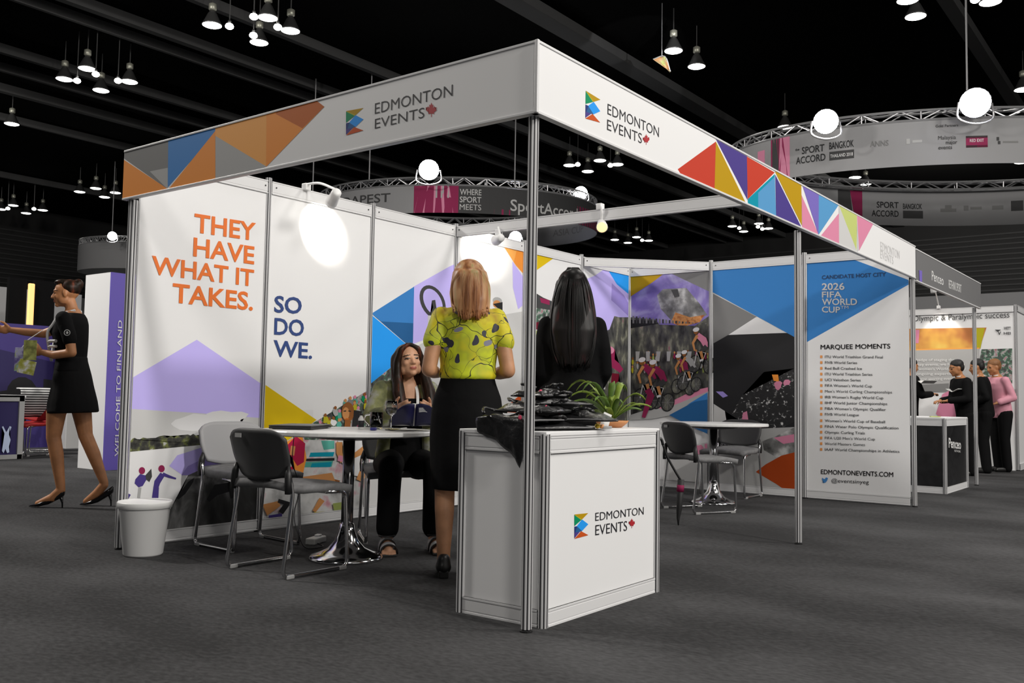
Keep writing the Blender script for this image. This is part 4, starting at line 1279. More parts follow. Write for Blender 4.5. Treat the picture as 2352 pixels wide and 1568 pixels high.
def floral():
    M = bpy.data.materials.new('floral_blouse'); M.use_nodes = True
    nt = M.node_tree; bs = nt.nodes['Principled BSDF']; bs.inputs['Roughness'].default_value = .65
    tc = nt.nodes.new('ShaderNodeTexCoord')
    def nz(scale, det, dist=0):
        n = nt.nodes.new('ShaderNodeTexNoise'); n.inputs['Scale'].default_value = scale; n.inputs['Detail'].default_value = det; n.inputs['Distortion'].default_value = dist
        nt.links.new(tc.outputs['Object'], n.inputs['Vector']); return n
    n = nz(5, 3)
    r = nt.nodes.new('ShaderNodeValToRGB')
    e = r.color_ramp.elements; e[0].position = .36; e[0].color = (.42, .27, .012, 1); e[1].position = .66; e[1].color = (.70, .78, .02, 1)
    q = e.new(.46); q.color = (.72, .62, .012, 1); q = e.new(.56); q.color = (.5, .55, .03, 1)
    nt.links.new(n.outputs['Fac'], r.inputs['Fac'])
    # warped coordinates for the printed stems and leaves
    w = nz(6, 2)
    add = nt.nodes.new('ShaderNodeMix'); add.data_type = 'VECTOR'; add.inputs[0].default_value = .14
    nt.links.new(tc.outputs['Object'], add.inputs[4]); nt.links.new(w.outputs['Color'], add.inputs[5])
    def vor(scale, feat):
        v = nt.nodes.new('ShaderNodeTexVoronoi'); v.feature = feat; v.inputs['Scale'].default_value = scale
        nt.links.new(add.outputs[1], v.inputs['Vector']); return v
    def less(sock, th):
        m_ = nt.nodes.new('ShaderNodeMath'); m_.operation = 'LESS_THAN'; m_.inputs[1].default_value = th
        nt.links.new(sock, m_.inputs[0]); return m_.outputs[0]
    def mixc(fac, a, colr):
        x = nt.nodes.new('ShaderNodeMix'); x.data_type = 'RGBA'
        nt.links.new(fac, x.inputs[0]); nt.links.new(a, x.inputs[6]); x.inputs[7].default_value = (*colr, 1); return x.outputs[2]
    c = r.outputs['Color']
    def leafv(scale, stretch, rot):
        mp = nt.nodes.new('ShaderNodeMapping'); mp.inputs['Scale'].default_value = stretch; mp.inputs['Rotation'].default_value = rot
        nt.links.new(add.outputs[1], mp.inputs['Vector'])
        v = nt.nodes.new('ShaderNodeTexVoronoi'); v.inputs['Scale'].default_value = scale; nt.links.new(mp.outputs['Vector'], v.inputs['Vector']); return v.outputs['Distance']
    c = mixc(less(vor(5.5, 'DISTANCE_TO_EDGE').outputs['Distance'], .009), c, (.03, .035, .012))
    c = mixc(less(vor(9, 'DISTANCE_TO_EDGE').outputs['Distance'], .006), c, (.05, .06, .02))
    c = mixc(less(leafv(15, (1, 1, .42), (0, .7, 0)), .23), c, (.035, .035, .055))
    c = mixc(less(leafv(16, (1, 1, .45), (0, -.9, 0)), .2), c, (.06, .06, .075))
    c = mixc(less(vor(11, 'F1').outputs['Distance'], .19), c, (.24, .24, .32))
    nt.links.new(c, bs.inputs['Base Color'])
    MATS['floral_blouse'] = M
    return M
b = bmesh.new()
torso(b, T, TORSO_F, .018, .16, .54)
torso(b, T, [(.155, .13, .1, 0), (.17, .142, .11, 0), (.20, .138, .106, 0), (.24, .136, .104, 0)], .012)
for s in (-1, 1):
    chain(b, [(s*.145, -.005, 1.355), (s*.185, -.03, 1.235), (s*.19, -.033, 1.225)], [.056, .057, .054])
remesh('blouse', b, floral(), bl, .009, 3)
b = bmesh.new()
torso(b, T, [(-.42, .165, .13, 0), (-.30, .178, .138, 0), (-.15, .185, .138, 0), (-.03, .18, .13, -.008), (.06, .168, .118, -.006), (.14, .138, .102, 0), (.185, .128, .095, 0)], .012)
remesh('skirt', b, BLK2, bl, .011, 4)
HAIRB = ramp_mat('blonde_hair', [(.3, (.16, .05, .012)), (.44, (.42, .17, .06)), (.56, (.62, .34, .16)), (.7, (.42, .36, .13))], 30, 4, .45, (1, 1, .06))
b = bmesh.new()
ball(b, HB @ Vector((0, -.022, .036)), (.086, .1, .088), n=20)
torso(b, Matrix.Translation((0, 0, 0)), [(1.345, .05, .016, -.118), (1.38, .078, .03, -.108), (1.44, .092, .044, -.09), (1.50, .098, .06, -.065), (1.56, .098, .085, -.035), (1.60, .09, .09, -.02)], 0.)
for s in (-1, 1): chain(b, [HB @ Vector((s*.07, .01, .05)), HB @ Vector((s*.082, 0, -.06)), (s*.085, -.03, 1.40)], [.025, .024, .012])
hr_ = remesh('hair', b, HAIRB, bl, .008, 3)
b = bmesh.new(); rn = random.Random(5)
for k in range(90):
    a = rn.uniform(-1, 1)
    x0 = a*.04; x1 = a*.10; zt = 1.625 - .03*a*a
    pts = [(x0, -.02 - .02*(1-a*a), zt + .012), (x0*1.6, -.085-.02*(1-a*a), 1.59), (x1, -.065 - .06*(1-a*a), 1.52), (x1*.98+rn.uniform(-.004, .004), -.08 - .055*(1-a*a), 1.43), (x1*.86+rn.uniform(-.008, .008), -.106 - .03*(1-a*a), 1.345 + rn.uniform(-.02, .03) + .03*a*a)]
    tube(b, smooth_path(pts, 4), [.0045]*17, 5)
lobj('hair_strands', b, HAIRB, hr_, True)
for s in (-1, 1):
    kx = s*.09 - .02
    b = bmesh.new()
    chain(b, [(kx, -.055, .055), (kx, .03, .045), (kx, .12, .03)], [.040, .040, .032])
    cap(b, (kx, -.05, .09), (kx, -.05, .06), .035, .040)
    remesh('shoe', b, mat('black_leather', (.012, .012, .012), .4), bl, .009, 2)
    b = bmesh.new(); box(b, (kx, -.06, .02), (.05, .05, .04), bev=.006); lobj('shoe_heel', b, MATS['black_leather'], bl)

# ---- black haired woman behind the counter
bh = fig('standing woman with very long black hair and black clothes behind the counter', (1.40, .72, 0), (.80, .60))
T = Matrix.Translation((0, 0, .875))
b = bmesh.new(); torso(b, T, TORSO_F); HH = frame((0, .01, 1.55), (0, 1, -.1))
cap(b, (0, -.005, 1.38), (0, .008, 1.48), .052, .048); head(b, HH)
arms = {-1: [(-.14, 0, 1.35), (-.165, -.02, 1.22), (-.18, -.02, 1.08), (-.20, .06, 1.0), (-.20, .12, .98)], 1: [(.14, 0, 1.35), (.165, -.02, 1.22), (.18, 0, 1.09), (.15, .12, 1.02), (.12, .18, 1.0)]}
for s in (-1, 1):
    chain(b, arms[s], [.05, .046, .038, .034, .025])
    hand(b, arms[s][-1], (-.1*s, .3, -.95) if s < 0 else (-.6, .7, 0), (1, 0, 0) if s < 0 else (0, 0, -1), s, .5)
    chain(b, [(s*.085, 0, .86), (s*.09, .01, .48), (s*.09, -.02, .10)], [.085, .056, .036]); chain(b, [(s*.09, -.02, .06), (s*.09, .1, .03)], [.038, .03])
remesh('body', b, [SKIN, EYE, LIP, BROW], bh, .008, 3, .5, face_mat(HH))
b = bmesh.new()
torso(b, T, [(-.1, .2, .15, 0), (.0, .195, .15, 0), (.1, .178, .135, 0), (.19, .15, .115, 0), (.30, .155, .115, 0), (.38, .165, .122, 0), (.45, .158, .105, 0), (.50, .135, .085, -.008), (.535, .09, .065, -.01)], .012)
for s in (-1, 1): chain(b, arms[s][:4], [.058, .057, .054, .054])
remesh('black_jacket', b, BLK, bh, .011, 3)
for s in (-1, 1):
    b = bmesh.new(); chain(b, [(s*.085, 0, .84), (s*.09, .01, .48), (s*.09, -.02, .09)], [.10, .07, .062]); remesh('trouser_leg', b, BLK2, bh, .012, 3)
    b = bmesh.new(); chain(b, [(s*.09, -.05, .042), (s*.09, .14, .034)], [.041, .034]); remesh('shoe', b, MATS['black_leather'], bh, .01, 2)
HAIRK = ramp_mat('black_hair', [(.4, (.006, .006, .006)), (.6, (.016, .013, .013)), (.72, (.06, .012, .015))], 26, 4, .4, (1, 1, .06))
b = bmesh.new()
ball(b, HH @ Vector((0, -.02, .04)), (.09, .104, .092), n=20)
torso(b, Matrix.Identity(4), [(1.12, .05, .02, -.14), (1.2, .10, .035, -.135), (1.32, .125, .045, -.12), (1.42, .12, .06, -.085), (1.5, .11, .085, -.05), (1.58, .1, .1, -.02)], 0.)
for s in (-1, 1): chain(b, [HH @ Vector((s*.07, .01, .05)), (s*.098, -.005, 1.46), (s*.12, -.03, 1.34), (s*.12, -.06, 1.2)], [.028, .03, .028, .014])
HAIRK.node_tree.nodes['Principled BSDF'].inputs['Specular IOR Level'].default_value = .22
hr_ = remesh('long_hair', b, HAIRK, bh, .009, 3)
b = bmesh.new(); rn = random.Random(9)
for k in range(70):
    a = rn.uniform(-1, 1); q = 1-a*a
    pts = [(a*.03, -.02, 1.685), (a*.08, -.08-.03*q, 1.60), (a*.112, -.075-.07*q, 1.5), (a*.13, -.09-.07*q, 1.36), (a*.12, -.115-.055*q, 1.22), (a*.08+rn.uniform(-.01, .01), -.13-.025*q, 1.12+rn.uniform(-.02, .03))]
    tube(b, smooth_path(pts, 4), .004, 5)
lobj('hair_strands', b, HAIRK, hr_, True)

# ---- seated brunette
SD = (-.62, -.785)
br = fig('seated brunette woman looking up, olive jacket over black clothes, behind the white table', (1.345, 1.975, 0), SD)
T = Matrix.Translation((0, .0, .49)) @ Matrix.Rotation(-.10, 4, 'X')
b = bmesh.new(); torso(b, T, TORSO_F, sc=.98)
sh = T @ Vector((0, 0, .54))
HS = frame(sh + Vector((-.005, .045, .125)), (-.14, 1, .16), (.09, 0, 1))
cap(b, sh + Vector((0, -.01, -.03)), sh + Vector((0, .012, .07)), .052, .047); head(b, HS)
SA = {}
for s in (-1, 1):
    A0 = T @ Vector((s*.155, 0, .485)); el = Vector((s*.235, .14, .80)); wr = Vector((s*.10, .33, .845))
    SA[s] = (A0, el, wr)
    chain(b, [A0, A0.lerp(el, .5), el, el.lerp(wr, .4), wr], [.048, .044, .037, .034, .024])
    hand(b, wr, (-s*.25, .9, .15), (-s*.8, 0, .5), s, .75)
    hp, kn, an = Vector((s*.095, .02, .50)), Vector((s*.135, .40, .50)), Vector((s*.14, .37, .10))
    chain(b, [hp, hp.lerp(kn, .5), kn, kn.lerp(an, .35), an], [.088, .075, .056, .052, .034])
    chain(b, [an, (s*.145, .42, .045), (s*.15, .53, .028)], [.036, .036, .026])
    for k in range(5): chain(b, [(s*.15 + (k-2)*.016, .53, .025), (s*.152+(k-2)*.017, .56+.012*(1-abs(k-1.5)/2.5), .016)], [.012, .009], 8)
remesh('body', b, [SKINL, EYE, LIP, BROW], br, .0055, 3, .5, face_mat(HS))
b = bmesh.new()
torso(b, T, TORSO_F, .013, -.03, .46, .98)
remesh('black_top', b, BLK, br, .010, 3)
JK = ramp_mat('olive_jacket', [(.35, (.10, .11, .05)), (.5, (.24, .25, .1)), (.62, (.36, .36, .33)), (.72, (.2, .22, .07))], 9, 4, .75)
b = bmesh.new()
for s in (-1, 1):
    A0, el, wr = SA[s]
    chain(b, [A0, A0.lerp(el, .5), el, el.lerp(wr, .8)], [.062, .057, .052, .042])
    q = [T @ Vector((s*x, y, z)) for x, y, z in ((.06, -.03, .54), (.11, .03, .50), (.135, .085, .36), (.14, .09, .2), (.15, .08, .06))]
    chain(b, q, [.03, .045, .045, .042, .045])
    q = [T @ Vector((s*x, y, z)) for x, y, z in ((.05, -.07, .50), (.1, -.08, .38), (.09, -.075, .2), (.12, -.08, .05))]
    chain(b, q, [.045, .06, .055, .06])
remesh('open_jacket', b, JK, br, .010, 3)
for s in (-1, 1):
    hp, kn, an = Vector((s*.095, .02, .50)), Vector((s*.135, .40, .505)), Vector((s*.14, .37, .14))
    b = bmesh.new(); chain(b, [hp, hp.lerp(kn, .5), kn, kn.lerp(an, .4), an], [.105, .090, .074, .070, .070]); remesh('trouser_leg', b, BLK2, br, .011, 4)
    st = mat('sandal_strap', (.5, .5, .52), .4)
    b = bmesh.new(); box(b, (s*.15, .45, .008), (.088, .25, .016), bev=.006); lobj('sandal_sole', b, mat('dark_sole', (.03, .03, .03), .7), br)
    for y, h_, w in ((.425, .088, .06), (.505, .066, .05)):
        b = bmesh.new()
        sheet(b, lambda u, v: (s*.147 + .048*math.cos(PI*u), y + (v-.5)*w, .008 + (h_ - .012*v)*math.sin(PI*u)**.7), 14, 2, .005)
        ss_ = lobj('sandal_strap', b, st, br, True)
        b = bmesh.new()
        tube(b, [(s*.147 + .049*math.cos(PI*u/14), y + w*.5, .010 + (h_ - .011)*math.sin(PI*u/14)**.7) for u in range(15)], .005, 6)
        lobj('strap_trim', b, BLACKP, ss_, True)
    b = bmesh.new(); tube(b, [(s*.147 + .046*math.cos(a), .40 + .05*math.sin(a), .10) for a in [2*PI*i/14 for i in range(15)]], .006, 6); lobj('ankle_strap', b, BLACKP, br, True)
HAIRD = ramp_mat('dark_brown_hair', [(.4, (.012, .007, .004)), (.58, (.03, .013, .008)), (.7, (.13, .03, .012))], 30, 4, .4, (1, 1, .06))
b = bmesh.new()
def HP(x, y, z): return HS @ Vector((x, y, z))
ball(b, HP(0, -.03, .042), (.084, .093, .082), HS.to_3x3(), 20)
for s in (-1, 1):
    chain(b, [HP(s*.01, .045, .105), HP(s*.055, .045, .075), HP(s*.08, .02, .0), HP(s*.09, .01, -.10), HP(s*.10, .035, -.20), HP(s*.095, .05, -.30), HP(s*.085, .06, -.37)], [.014, .02, .026, .033, .042, .038, .014])
    chain(b, [HP(s*.05, -.06, .03), HP(s*.07, -.06, -.12), HP(s*.08, -.03, -.24)], [.05, .045, .03])
HAIRD.node_tree.nodes['Principled BSDF'].inputs['Specular IOR Level'].default_value = .2
hr_ = remesh('hair', b, HAIRD, br, .008, 3)
b = bmesh.new(); rn = random.Random(21)
for s in (-1, 1):
    for k in range(26):
        a = rn.uniform(0, 1); e = rn.uniform(-.008, .008)
        pts = [HP(s*.008, .03-.07*a, .118-.02*a), HP(s*(.06+.012*a), .035-.06*a, .075), HP(s*(.098+.01*a), .02-.05*a, .0), HP(s*(.115+e), .02+.01*a, -.11), HP(s*(.132-.05*a+e), .055, -.21), HP(s*(.128-.06*a+e), .075, -.30), HP(s*(.11-.05*a+e), .07, -.38+.05*a)]
        tube(b, smooth_path(pts, 4), .0038, 5)
lobj('hair_strands', b, HAIRD, hr_, True)
b = bmesh.new()
for s in (-1, 1):
    q = [T @ Vector((s*x, y, z)) for x, y, z in ((.055, .0, .545), (.06, .088, .47), (.055, .14, .39), (.045, .14, .33), (.035, .138, .28))]
    sheet(b, lambda u, v, q=q: smooth_path(q, 5)[min(20, int(u*20+.5))] + Vector(((v-.5)*.018, .006, 0)), 20, 1, .002)
lobj('lanyard', b, mat('white_lanyard', (.8, .8, .8), .6), br)
# the magazine she holds
Wm = br.matrix_basis
mg = thing('open_magazine', 'open dark blue magazine held upright in front of the seated brunette', 'magazine', Wm @ Vector((0, .40, .742)), facing(SD))
for s, nm, m_ in ((-1, 'left_cover', mat('magazine_cover', (.012, .012, .06), .35)), (1, 'right_cover', MATS['magazine_cover'])):
    b = bmesh.new(); sheet(b, lambda u, v: (s*(.004 + .15*u), .02*math.sin(u*PI)+.05*u + .05*v, .008 + (.135-.08*u*u)*v + .012*math.sin(u*PI)), 10, 6, .003); lobj(nm.split('_')[1], b, m_, mg, True)
b = bmesh.new(); sheet(b, lambda u, v: ((u-.5)*.27, .012*math.cos((u-.5)*PI*2) - .035 + .05*v, .012 + (.135-.3*(u-.5)**2)*v), 12, 6, .006); lobj('pages', b, mat('paper', (.8, .8, .78), .7), mg, True)
b = bmesh.new()
for k in range(4):
    tube(b, smooth_path([(-.10+.008*k, .078, .085+.009*k), (-.06, .072, .10+.007*k), (-.02, .066, .098+.007*k)], 4), .0022, 5)
lobj('cover_print', b, mat('cover_white', (.7, .7, .72), .5), mg)

# ---- walking woman at the left
wb = on(146, 1163, 2, 0)
WD = (-.66, .75)
wk = fig('walking woman in black dress and high heels with a white lanyard, left of the booth', (wb.x, wb.y, 0), WD)
sc = 1.05
T = Matrix.Translation((0, -.02, 1.0)) @ Matrix.Rotation(-.04, 4, 'X')
b = bmesh.new(); torso(b, T, TORSO_F, sc=sc)
sh = T @ Vector((0, 0, .55*sc))
HW = frame(sh + Vector((0, .055, .145)), (-.22, 1, -.1))
cap(b, sh + Vector((0, -.015, -.03)), sh + Vector((0, .02, .08)), .05, .046); head(b, HW, 1.02)
L_ = [T @ Vector((-.165*sc, 0, .485*sc)), Vector((-.20, -.06, 1.37)), Vector((-.205, -.09, 1.235)), Vector((-.17, .06, 1.215)), Vector((-.15, .16, 1.235))]
R_ = [T @ Vector((.165*sc, 0, .485*sc)), Vector((.2, .18, 1.45)), Vector((.2, .30, 1.405)), Vector((.19, .44, 1.415)), Vector((.18, .56, 1.43))]
chain(b, L_, [.047, .042, .036, .033, .024]); hand(b, L_[-1], (.15, .95, .1), (.9, 0, .3), -1, .7)
chain(b, R_, [.047, .042, .036, .033, .024]); hand(b, R_[-1], (0, 1, .05), (-.9, 0, 0), 1, .5)
chain(b, [(-.085, -.02, .97), (-.075, .06, .76), (-.07, .075, .56), (-.07, .045, .42), (-.07, .0, .15)], [.09, .076, .056, .053, .034]); chain(b, [(-.07, 0, .14), (-.07, .06, .08), (-.07, .17, .03)], [.035, .036, .026])
chain(b, [(.085, -.03, .97), (.08, -.08, .76), (.075, -.12, .57), (.075, -.19, .42), (.07, -.285, .19)], [.09, .076, .056, .053, .034]); chain(b, [(.07, -.285, .17), (.07, -.23, .10), (.07, -.15, .035)], [.035, .036, .026])
remesh('body', b, [SKIND, EYE, LIP, BROW], wk, .0065, 3, .5, face_mat(HW, 1.02))
b = bmesh.new()
torso(b, T, TORSO_F, .015, .08, .54, sc)
for a in (L_, R_): chain(b, [a[0], a[1], a[1].lerp(a[2], .25)], [.06, .056, .054])
remesh('black_shirt', b, BLK, wk, .010, 3)
b = bmesh.new()
torso(b, T, [(-.235, .19, .175, -.01), (-.15, .185, .165, -.008), (-.03, .172, .135, -.008), (.06, .165, .118, -.006), (.16, .135, .1, 0), (.2, .13, .096, 0)], .012, sc=sc)
remesh('flared_skirt', b, BLK2, wk, .011, 3)
b = bmesh.new()
ball(b, HW @ Vector((0, -.032, .044)), (.08, .09, .076), HW.to_3x3(), 18)
ball(b, HW @ Vector((0, .025, .098)), (.056, .058, .026), HW.to_3x3(), 16)
ball(b, HW @ Vector((0, -.1, .075)), (.045, .042, .045), HW.to_3x3(), 14)
remesh('pinned_up_hair', b, HAIRD, wk, .008, 3)
b = bmesh.new()
for s in (-1, 1):
    q = [T @ Vector((s*x, y, z)) for x, y, z in ((.062, -.05, .585), (.088, .06, .545), (.10, .112, .47), (.085, .158, .40), (.04, .165, .28), (.0, .16, .18))]
    tube(b, smooth_path(q, 5), .011, 6)
lobj('lanyard', b, MATS['white_lanyard'], wk)
b = bmesh.new()
for k in range(3):
    z = .33 - .042*k
    tube(b, [T @ Vector((-.165+.01*k, .06, z)), T @ Vector((-.135, .11, z+.003)), T @ Vector((-.07, .152, z))], .014 - .002*k, 6)
lobj('shirt_print', b, mat('shirt_print_grey', (.5, .5, .5), .6), wk)
b = bmesh.new(); q = L_[1] + Vector((-.054, -.005, .02))
tube(b, [q + Vector((0, .022*math.cos(a), .022*math.sin(a))) for a in [2*PI*i/16 for i in range(17)]], .003, 6); ball(b, q, (.004, .010, .012), n=8)
lobj('sleeve_badge', b, MATS['shirt_print_grey'], wk)
pump(wk, (-.07, -.03, 0), (-.07, .24, 0)); pump(wk, (.07, -.36, .0), (.07, -.10, 0), .085)
Wm = wk.matrix_basis
lf = thing('folded_leaflet', 'green leaflet held in the walking woman hand', 'leaflet', Wm @ Vector((-.16, .25, 1.2)), facing(WD))
b = bmesh.new(); box(b, (0, 0, .05), (.006, .10, .16), bev=.001); lobj('cover', b, mat('leaflet_green', (.36, .38, .11), .5, var=.5, vscale=20), lf)
b = bmesh.new(); box(b, (0, .02, -.085), (.006, .13, .11), Matrix.Rotation(.2, 3, 'X'), bev=.001); lobj('lower_fold', b, ramp_mat('leaflet_print', [(.4, (.4, .4, .06)), (.55, (.6, .6, .3)), (.65, (.8, .8, .8))], 22), lf)
bd = thing('badge_card', 'lavender badge card hanging before the walking woman', 'badge', Wm @ Vector((-.06, .36, 1.18)), facing(WD))
b = bmesh.new(); box(b, (0, 0, 0), (.004, .10, .19), bev=.001); lobj('card', b, ramp_mat('badge_print', [(.4, (.2, .15, .5)), (.5, (.6, .6, .9)), (.6, (.5, .6, .2)), (.7, (.5, .8, .9))], 12), bd)
b = bmesh.new(); tube(b, [(0, 0, .09), (0, -.05, .16), (0, -.16, .24)], .003, 5); lobj('strap', b, MATS['white_lanyard'], bd)

# ---- people at the far booth
def man(label, loc, d, top, top_m, hair_m, arms, lean=0., scl=.92, legs=BLK2, bald=False, skin=SKIND):
    r = fig(label, loc, d)
    r.scale = (scl,)*3
    T = Matrix.Translation((0, 0, .9)) @ Matrix.Rotation(-lean, 4, 'X')
    b = bmesh.new(); torso(b, T, TORSO_M)
    s0 = T @ Vector((0, 0, .56)); Hd = frame(s0 + (T.to_3x3() @ Vector((0, .03, .14))), (0, 1, -.25))
    cap(b, s0 - Vector((0, 0, .03)), s0 + Vector((0, .02, .07)), .058, .054); head(b, Hd, 1.05)
    A = {}
    for s in (-1, 1):
        A[s] = [T @ Vector((s*.19, 0, .49))] + [Vector(p) for p in arms[s]]
        chain(b, A[s], [.05, .042, .028]); hand(b, A[s][-1], A[s][-1]-A[s][-2], (0, 0, -1), s, .6)
        chain(b, [(s*.09, 0, .88), (s*.1, .02, .5), (s*.1, -.02, .09)], [.09, .06, .04])
    remesh('body', b, [skin, EYE, LIP, BROW], r, .012, 2, .5, face_mat(Hd, 1.05))
    b = bmesh.new(); torso(b, T, TORSO_M, .025, -.07, .55)
    for s in (-1, 1): chain(b, [A[s][0], A[s][1], A[s][1].lerp(A[s][2], .85)], [.068, .06, .05])
    remesh(top, b, top_m, r, .014, 2)
    for s in (-1, 1):
        b = bmesh.new(); chain(b, [(s*.09, 0, .88), (s*.1, .02, .5), (s*.1, -.02, .06)], [.115, .08, .07]); remesh('trouser_leg', b, legs, r, .014, 2)
        b = bmesh.new(); chain(b, [(s*.1, -.05, .04), (s*.1, .16, .035)], [.042, .036]); remesh('shoe', b, MATS['black_leather'], r, .014, 2)
    b = bmesh.new(); ball(b, Hd @ Vector((0, -.026, .06)), (.088, .1, .078), Hd.to_3x3(), 16)
    ball(b, Hd @ Vector((0, -.06, .015)), (.08, .062, .08), Hd.to_3x3(), 14)
    remesh('hair', b, hair_m, r, .012, 2)
    b = bmesh.new(); tube(b, [s0 + Vector((.058*math.cos(a), .058*math.sin(a)-.005, .012)) for a in [2*PI*i/16 for i in range(17)]], .014, 6); lobj('shirt_collar', b, mat('collar_white', (.7, .7, .7), .6), r, True)
    return r
HK = mat('short_black_hair', (.012, .010, .010), .6, bump=.6, scale=40)
HBk = mat('short_brown_hair', (.25, .11, .04), .6, bump=.6, scale=40)
SUIT = mat('black_suit_cloth', (.005, .005, .0055), .8, spec=.12)
PINKS = mat('pink_shirt', (.75, .33, .42), .7)
def at_depth(u, x): p = on(u, 1000, 0, x); return (p.x, p.y, 0)
dn = {-1: [(-.25, -.02, 1.13), (-.2, .2, 1.05)], 1: [(.25, -.02, 1.13), (.2, .2, 1.05)]}
man('man in black suit with black hair standing at the far booth right of the post', at_depth(2262, 11.3), (-.2, .98), 'suit_jacket', SUIT, HK, dn, .1, .92)
man('man in pink shirt and black trousers behind the man in black suit', at_depth(2300, 11.8), (-.7, .7), 'pink_shirt', PINKS, HBk, dn, .12, .93)
man('man in black suit bending over a white booklet left of the far post', at_depth(2222, 10.6), (-.6, .8), 'suit_jacket', SUIT, HK, {-1: [(-.25, .1, 1.13), (-.12, .34, 1.1)], 1: [(.25, .1, 1.13), (.12, .34, 1.1)]}, .18, .90)
man('person in dark jacket mostly hidden by the MARQUEE MOMENTS panel edge', at_depth(2086, 11.2), (.5, -.6), 'dark_jacket', SUIT, HK, {-1: [(-.25, .1, 1.15), (-.16, .34, 1.17)], 1: [(.25, .1, 1.15), (.10, .34, 1.17)]}, .05, .93)
def booklet(label, u, v, x, rz):
    p = on(u, v, 0, x)
    t = thing('booklet', label, 'booklet', p, rz)
    for s in (-1, 1):
        b = bmesh.new(); sheet(b, lambda q, w: (s*.13*q, (w-.5)*.18, .04*q), 4, 3, .006); lobj('page', b, mat('paper', (.8, .8, .78), .7), t)
booklet('white booklet held by the man bending beside the far post', 2200, 900, 10.5, .8)
booklet('white booklet held by the person behind the panel edge', 2130, 880, 11.0, .6)
# ------------------------------------------------------------------ hall lamps hanging from the ceiling
LAMPE = mat('lamp_diffuser', (1, .98, .92), .4, emit=9.)
LAMPG = mat('lamp_housing', (.10, .10, .10), .4, .6)
LAMPB = mat('lamp_ballast', (.5, .5, .42), .4, .5)
b = bmesh.new(); lathe(b, [(.215, -.01), (.215, .015), (.19, .05), (.15, .13), (.10, .24), (.06, .30), (.05, .32)], (0, 0, 0), 24)
ME_H = obj('housing', b, LAMPG, None, True)
b = bmesh.new(); lathe(b, [(.002, -.045), (.10, -.04), (.17, -.028), (.205, -.012), (.205, -.004), (.002, -.004)], (0, 0, 0), 24)
ME_D = obj('diffuser', b, LAMPE, None, True)
b = bmesh.new(); lathe(b, [(.06, .32), (.085, .34), (.085, .46), (.05, .48), (.015, .5)], (0, 0, 0), 16)
ME_B = obj('ballast', b, LAMPB, None, True)
b = bmesh.new(); lathe(b, [(.002, -.06), (.05, -.05), (.085, -.02), (.09, .01), (.07, .05), (.03, .07), (.002, .07)], (0, 0, 0), 18)
ME_G = obj('globe', b, LAMPE, None, True)
b = bmesh.new(); lathe(b, [(.03, .06), (.035, .12), (.012, .15)], (0, 0, 0), 12)
ME_N = obj('neck', b, LAMPG, None, True)
meshes = {k: o.data for k, o in (('housing', ME_H), ('diffuser', ME_D), ('ballast', ME_B), ('globe', ME_G), ('neck', ME_N))}
for o in (ME_H, ME_D, ME_B, ME_G, ME_N): bpy.data.objects.remove(o)
def part(n, root):
    o = bpy.data.objects.new(n, meshes[n]); COL.objects.link(o); o.parent = root
CL = [
 ('of the cluster highest above the left fascia', [(487, 57), (615, 40), (667, 70), (595, 97)], [(527, 61), (583, 39), (638, 63), (582, 82)]),
 ('of the upper left cluster', [(200, 157), (148, 181), (232, 207), (297, 187)], [(177, 186), (220, 171), (271, 186)]),
 ('alone at the left picture edge', [(27, 284)], []),
 ('just left of the left fascia end', [(220, 432), (183, 440), (240, 452), (265, 442)], []),
 ('of the lowest far left cluster', [(30, 471), (98, 482), (60, 489), (2, 480)], [(18, 479), (78, 480)]),
 ('beside the coloured fabric sail', [(1547, 116), (1600, 152)], []),
 ('at the upper right corner', [(2103, 37), (2085, 0), (2275, 4)], [(2240, 0)]),
 ('above the left end of the right ring banner', [(1803, 291)], []),
 ('seen through the right ring banner opening', [(1964, 407), (1988, 422)], []),
 ('seen under the right fascia near the front post', [(1308, 379), (1350, 393), (1378, 368), (1418, 377)], [(1327, 378), (1402, 380)]),
 ('seen between right fascia and cyclist panel', [(1682, 519), (1743, 513), (1765, 524), (1708, 531)], [(1698, 524), (1741, 521), (1751, 526)]),
 ('far off above the back corner', [(1412, 550), (1462, 544), (1490, 552), (1442, 557)], [(1475, 552)]),
 ('at the right picture edge', [(2345, 372), (2350, 205)], []),
]
for where, big, small in CL:
    for kind, lst in (('b', big), ('s', small)):
        for (u, v) in lst:
            p = on(u, v, 2, 9.0 if kind == 'b' else 8.72)
            k = max(p.x/44, p.y/44)
            if k > 1: p = CAM_P + (p - CAM_P)*(.98/k)
            if kind == 'b':
                t = thing('high_bay_lamp', 'lit bell shaped hall lamp ' + where, 'ceiling lamp', p, group='hall lamps ' + where)
                for n in ('housing', 'diffuser', 'ballast'): part(n, t)
            else:
                t = thing('globe_lamp', 'small lit round lamp ' + where, 'ceiling lamp', p, group='small lamps ' + where)
                for n in ('globe', 'neck'): part(n, t)
            b = bmesh.new(); tube(b, [(0, 0, .14 if kind == 's' else .48), (0, 0, 10.0 - p.z)], .013, 6); lobj('rod', b, LAMPG, t)

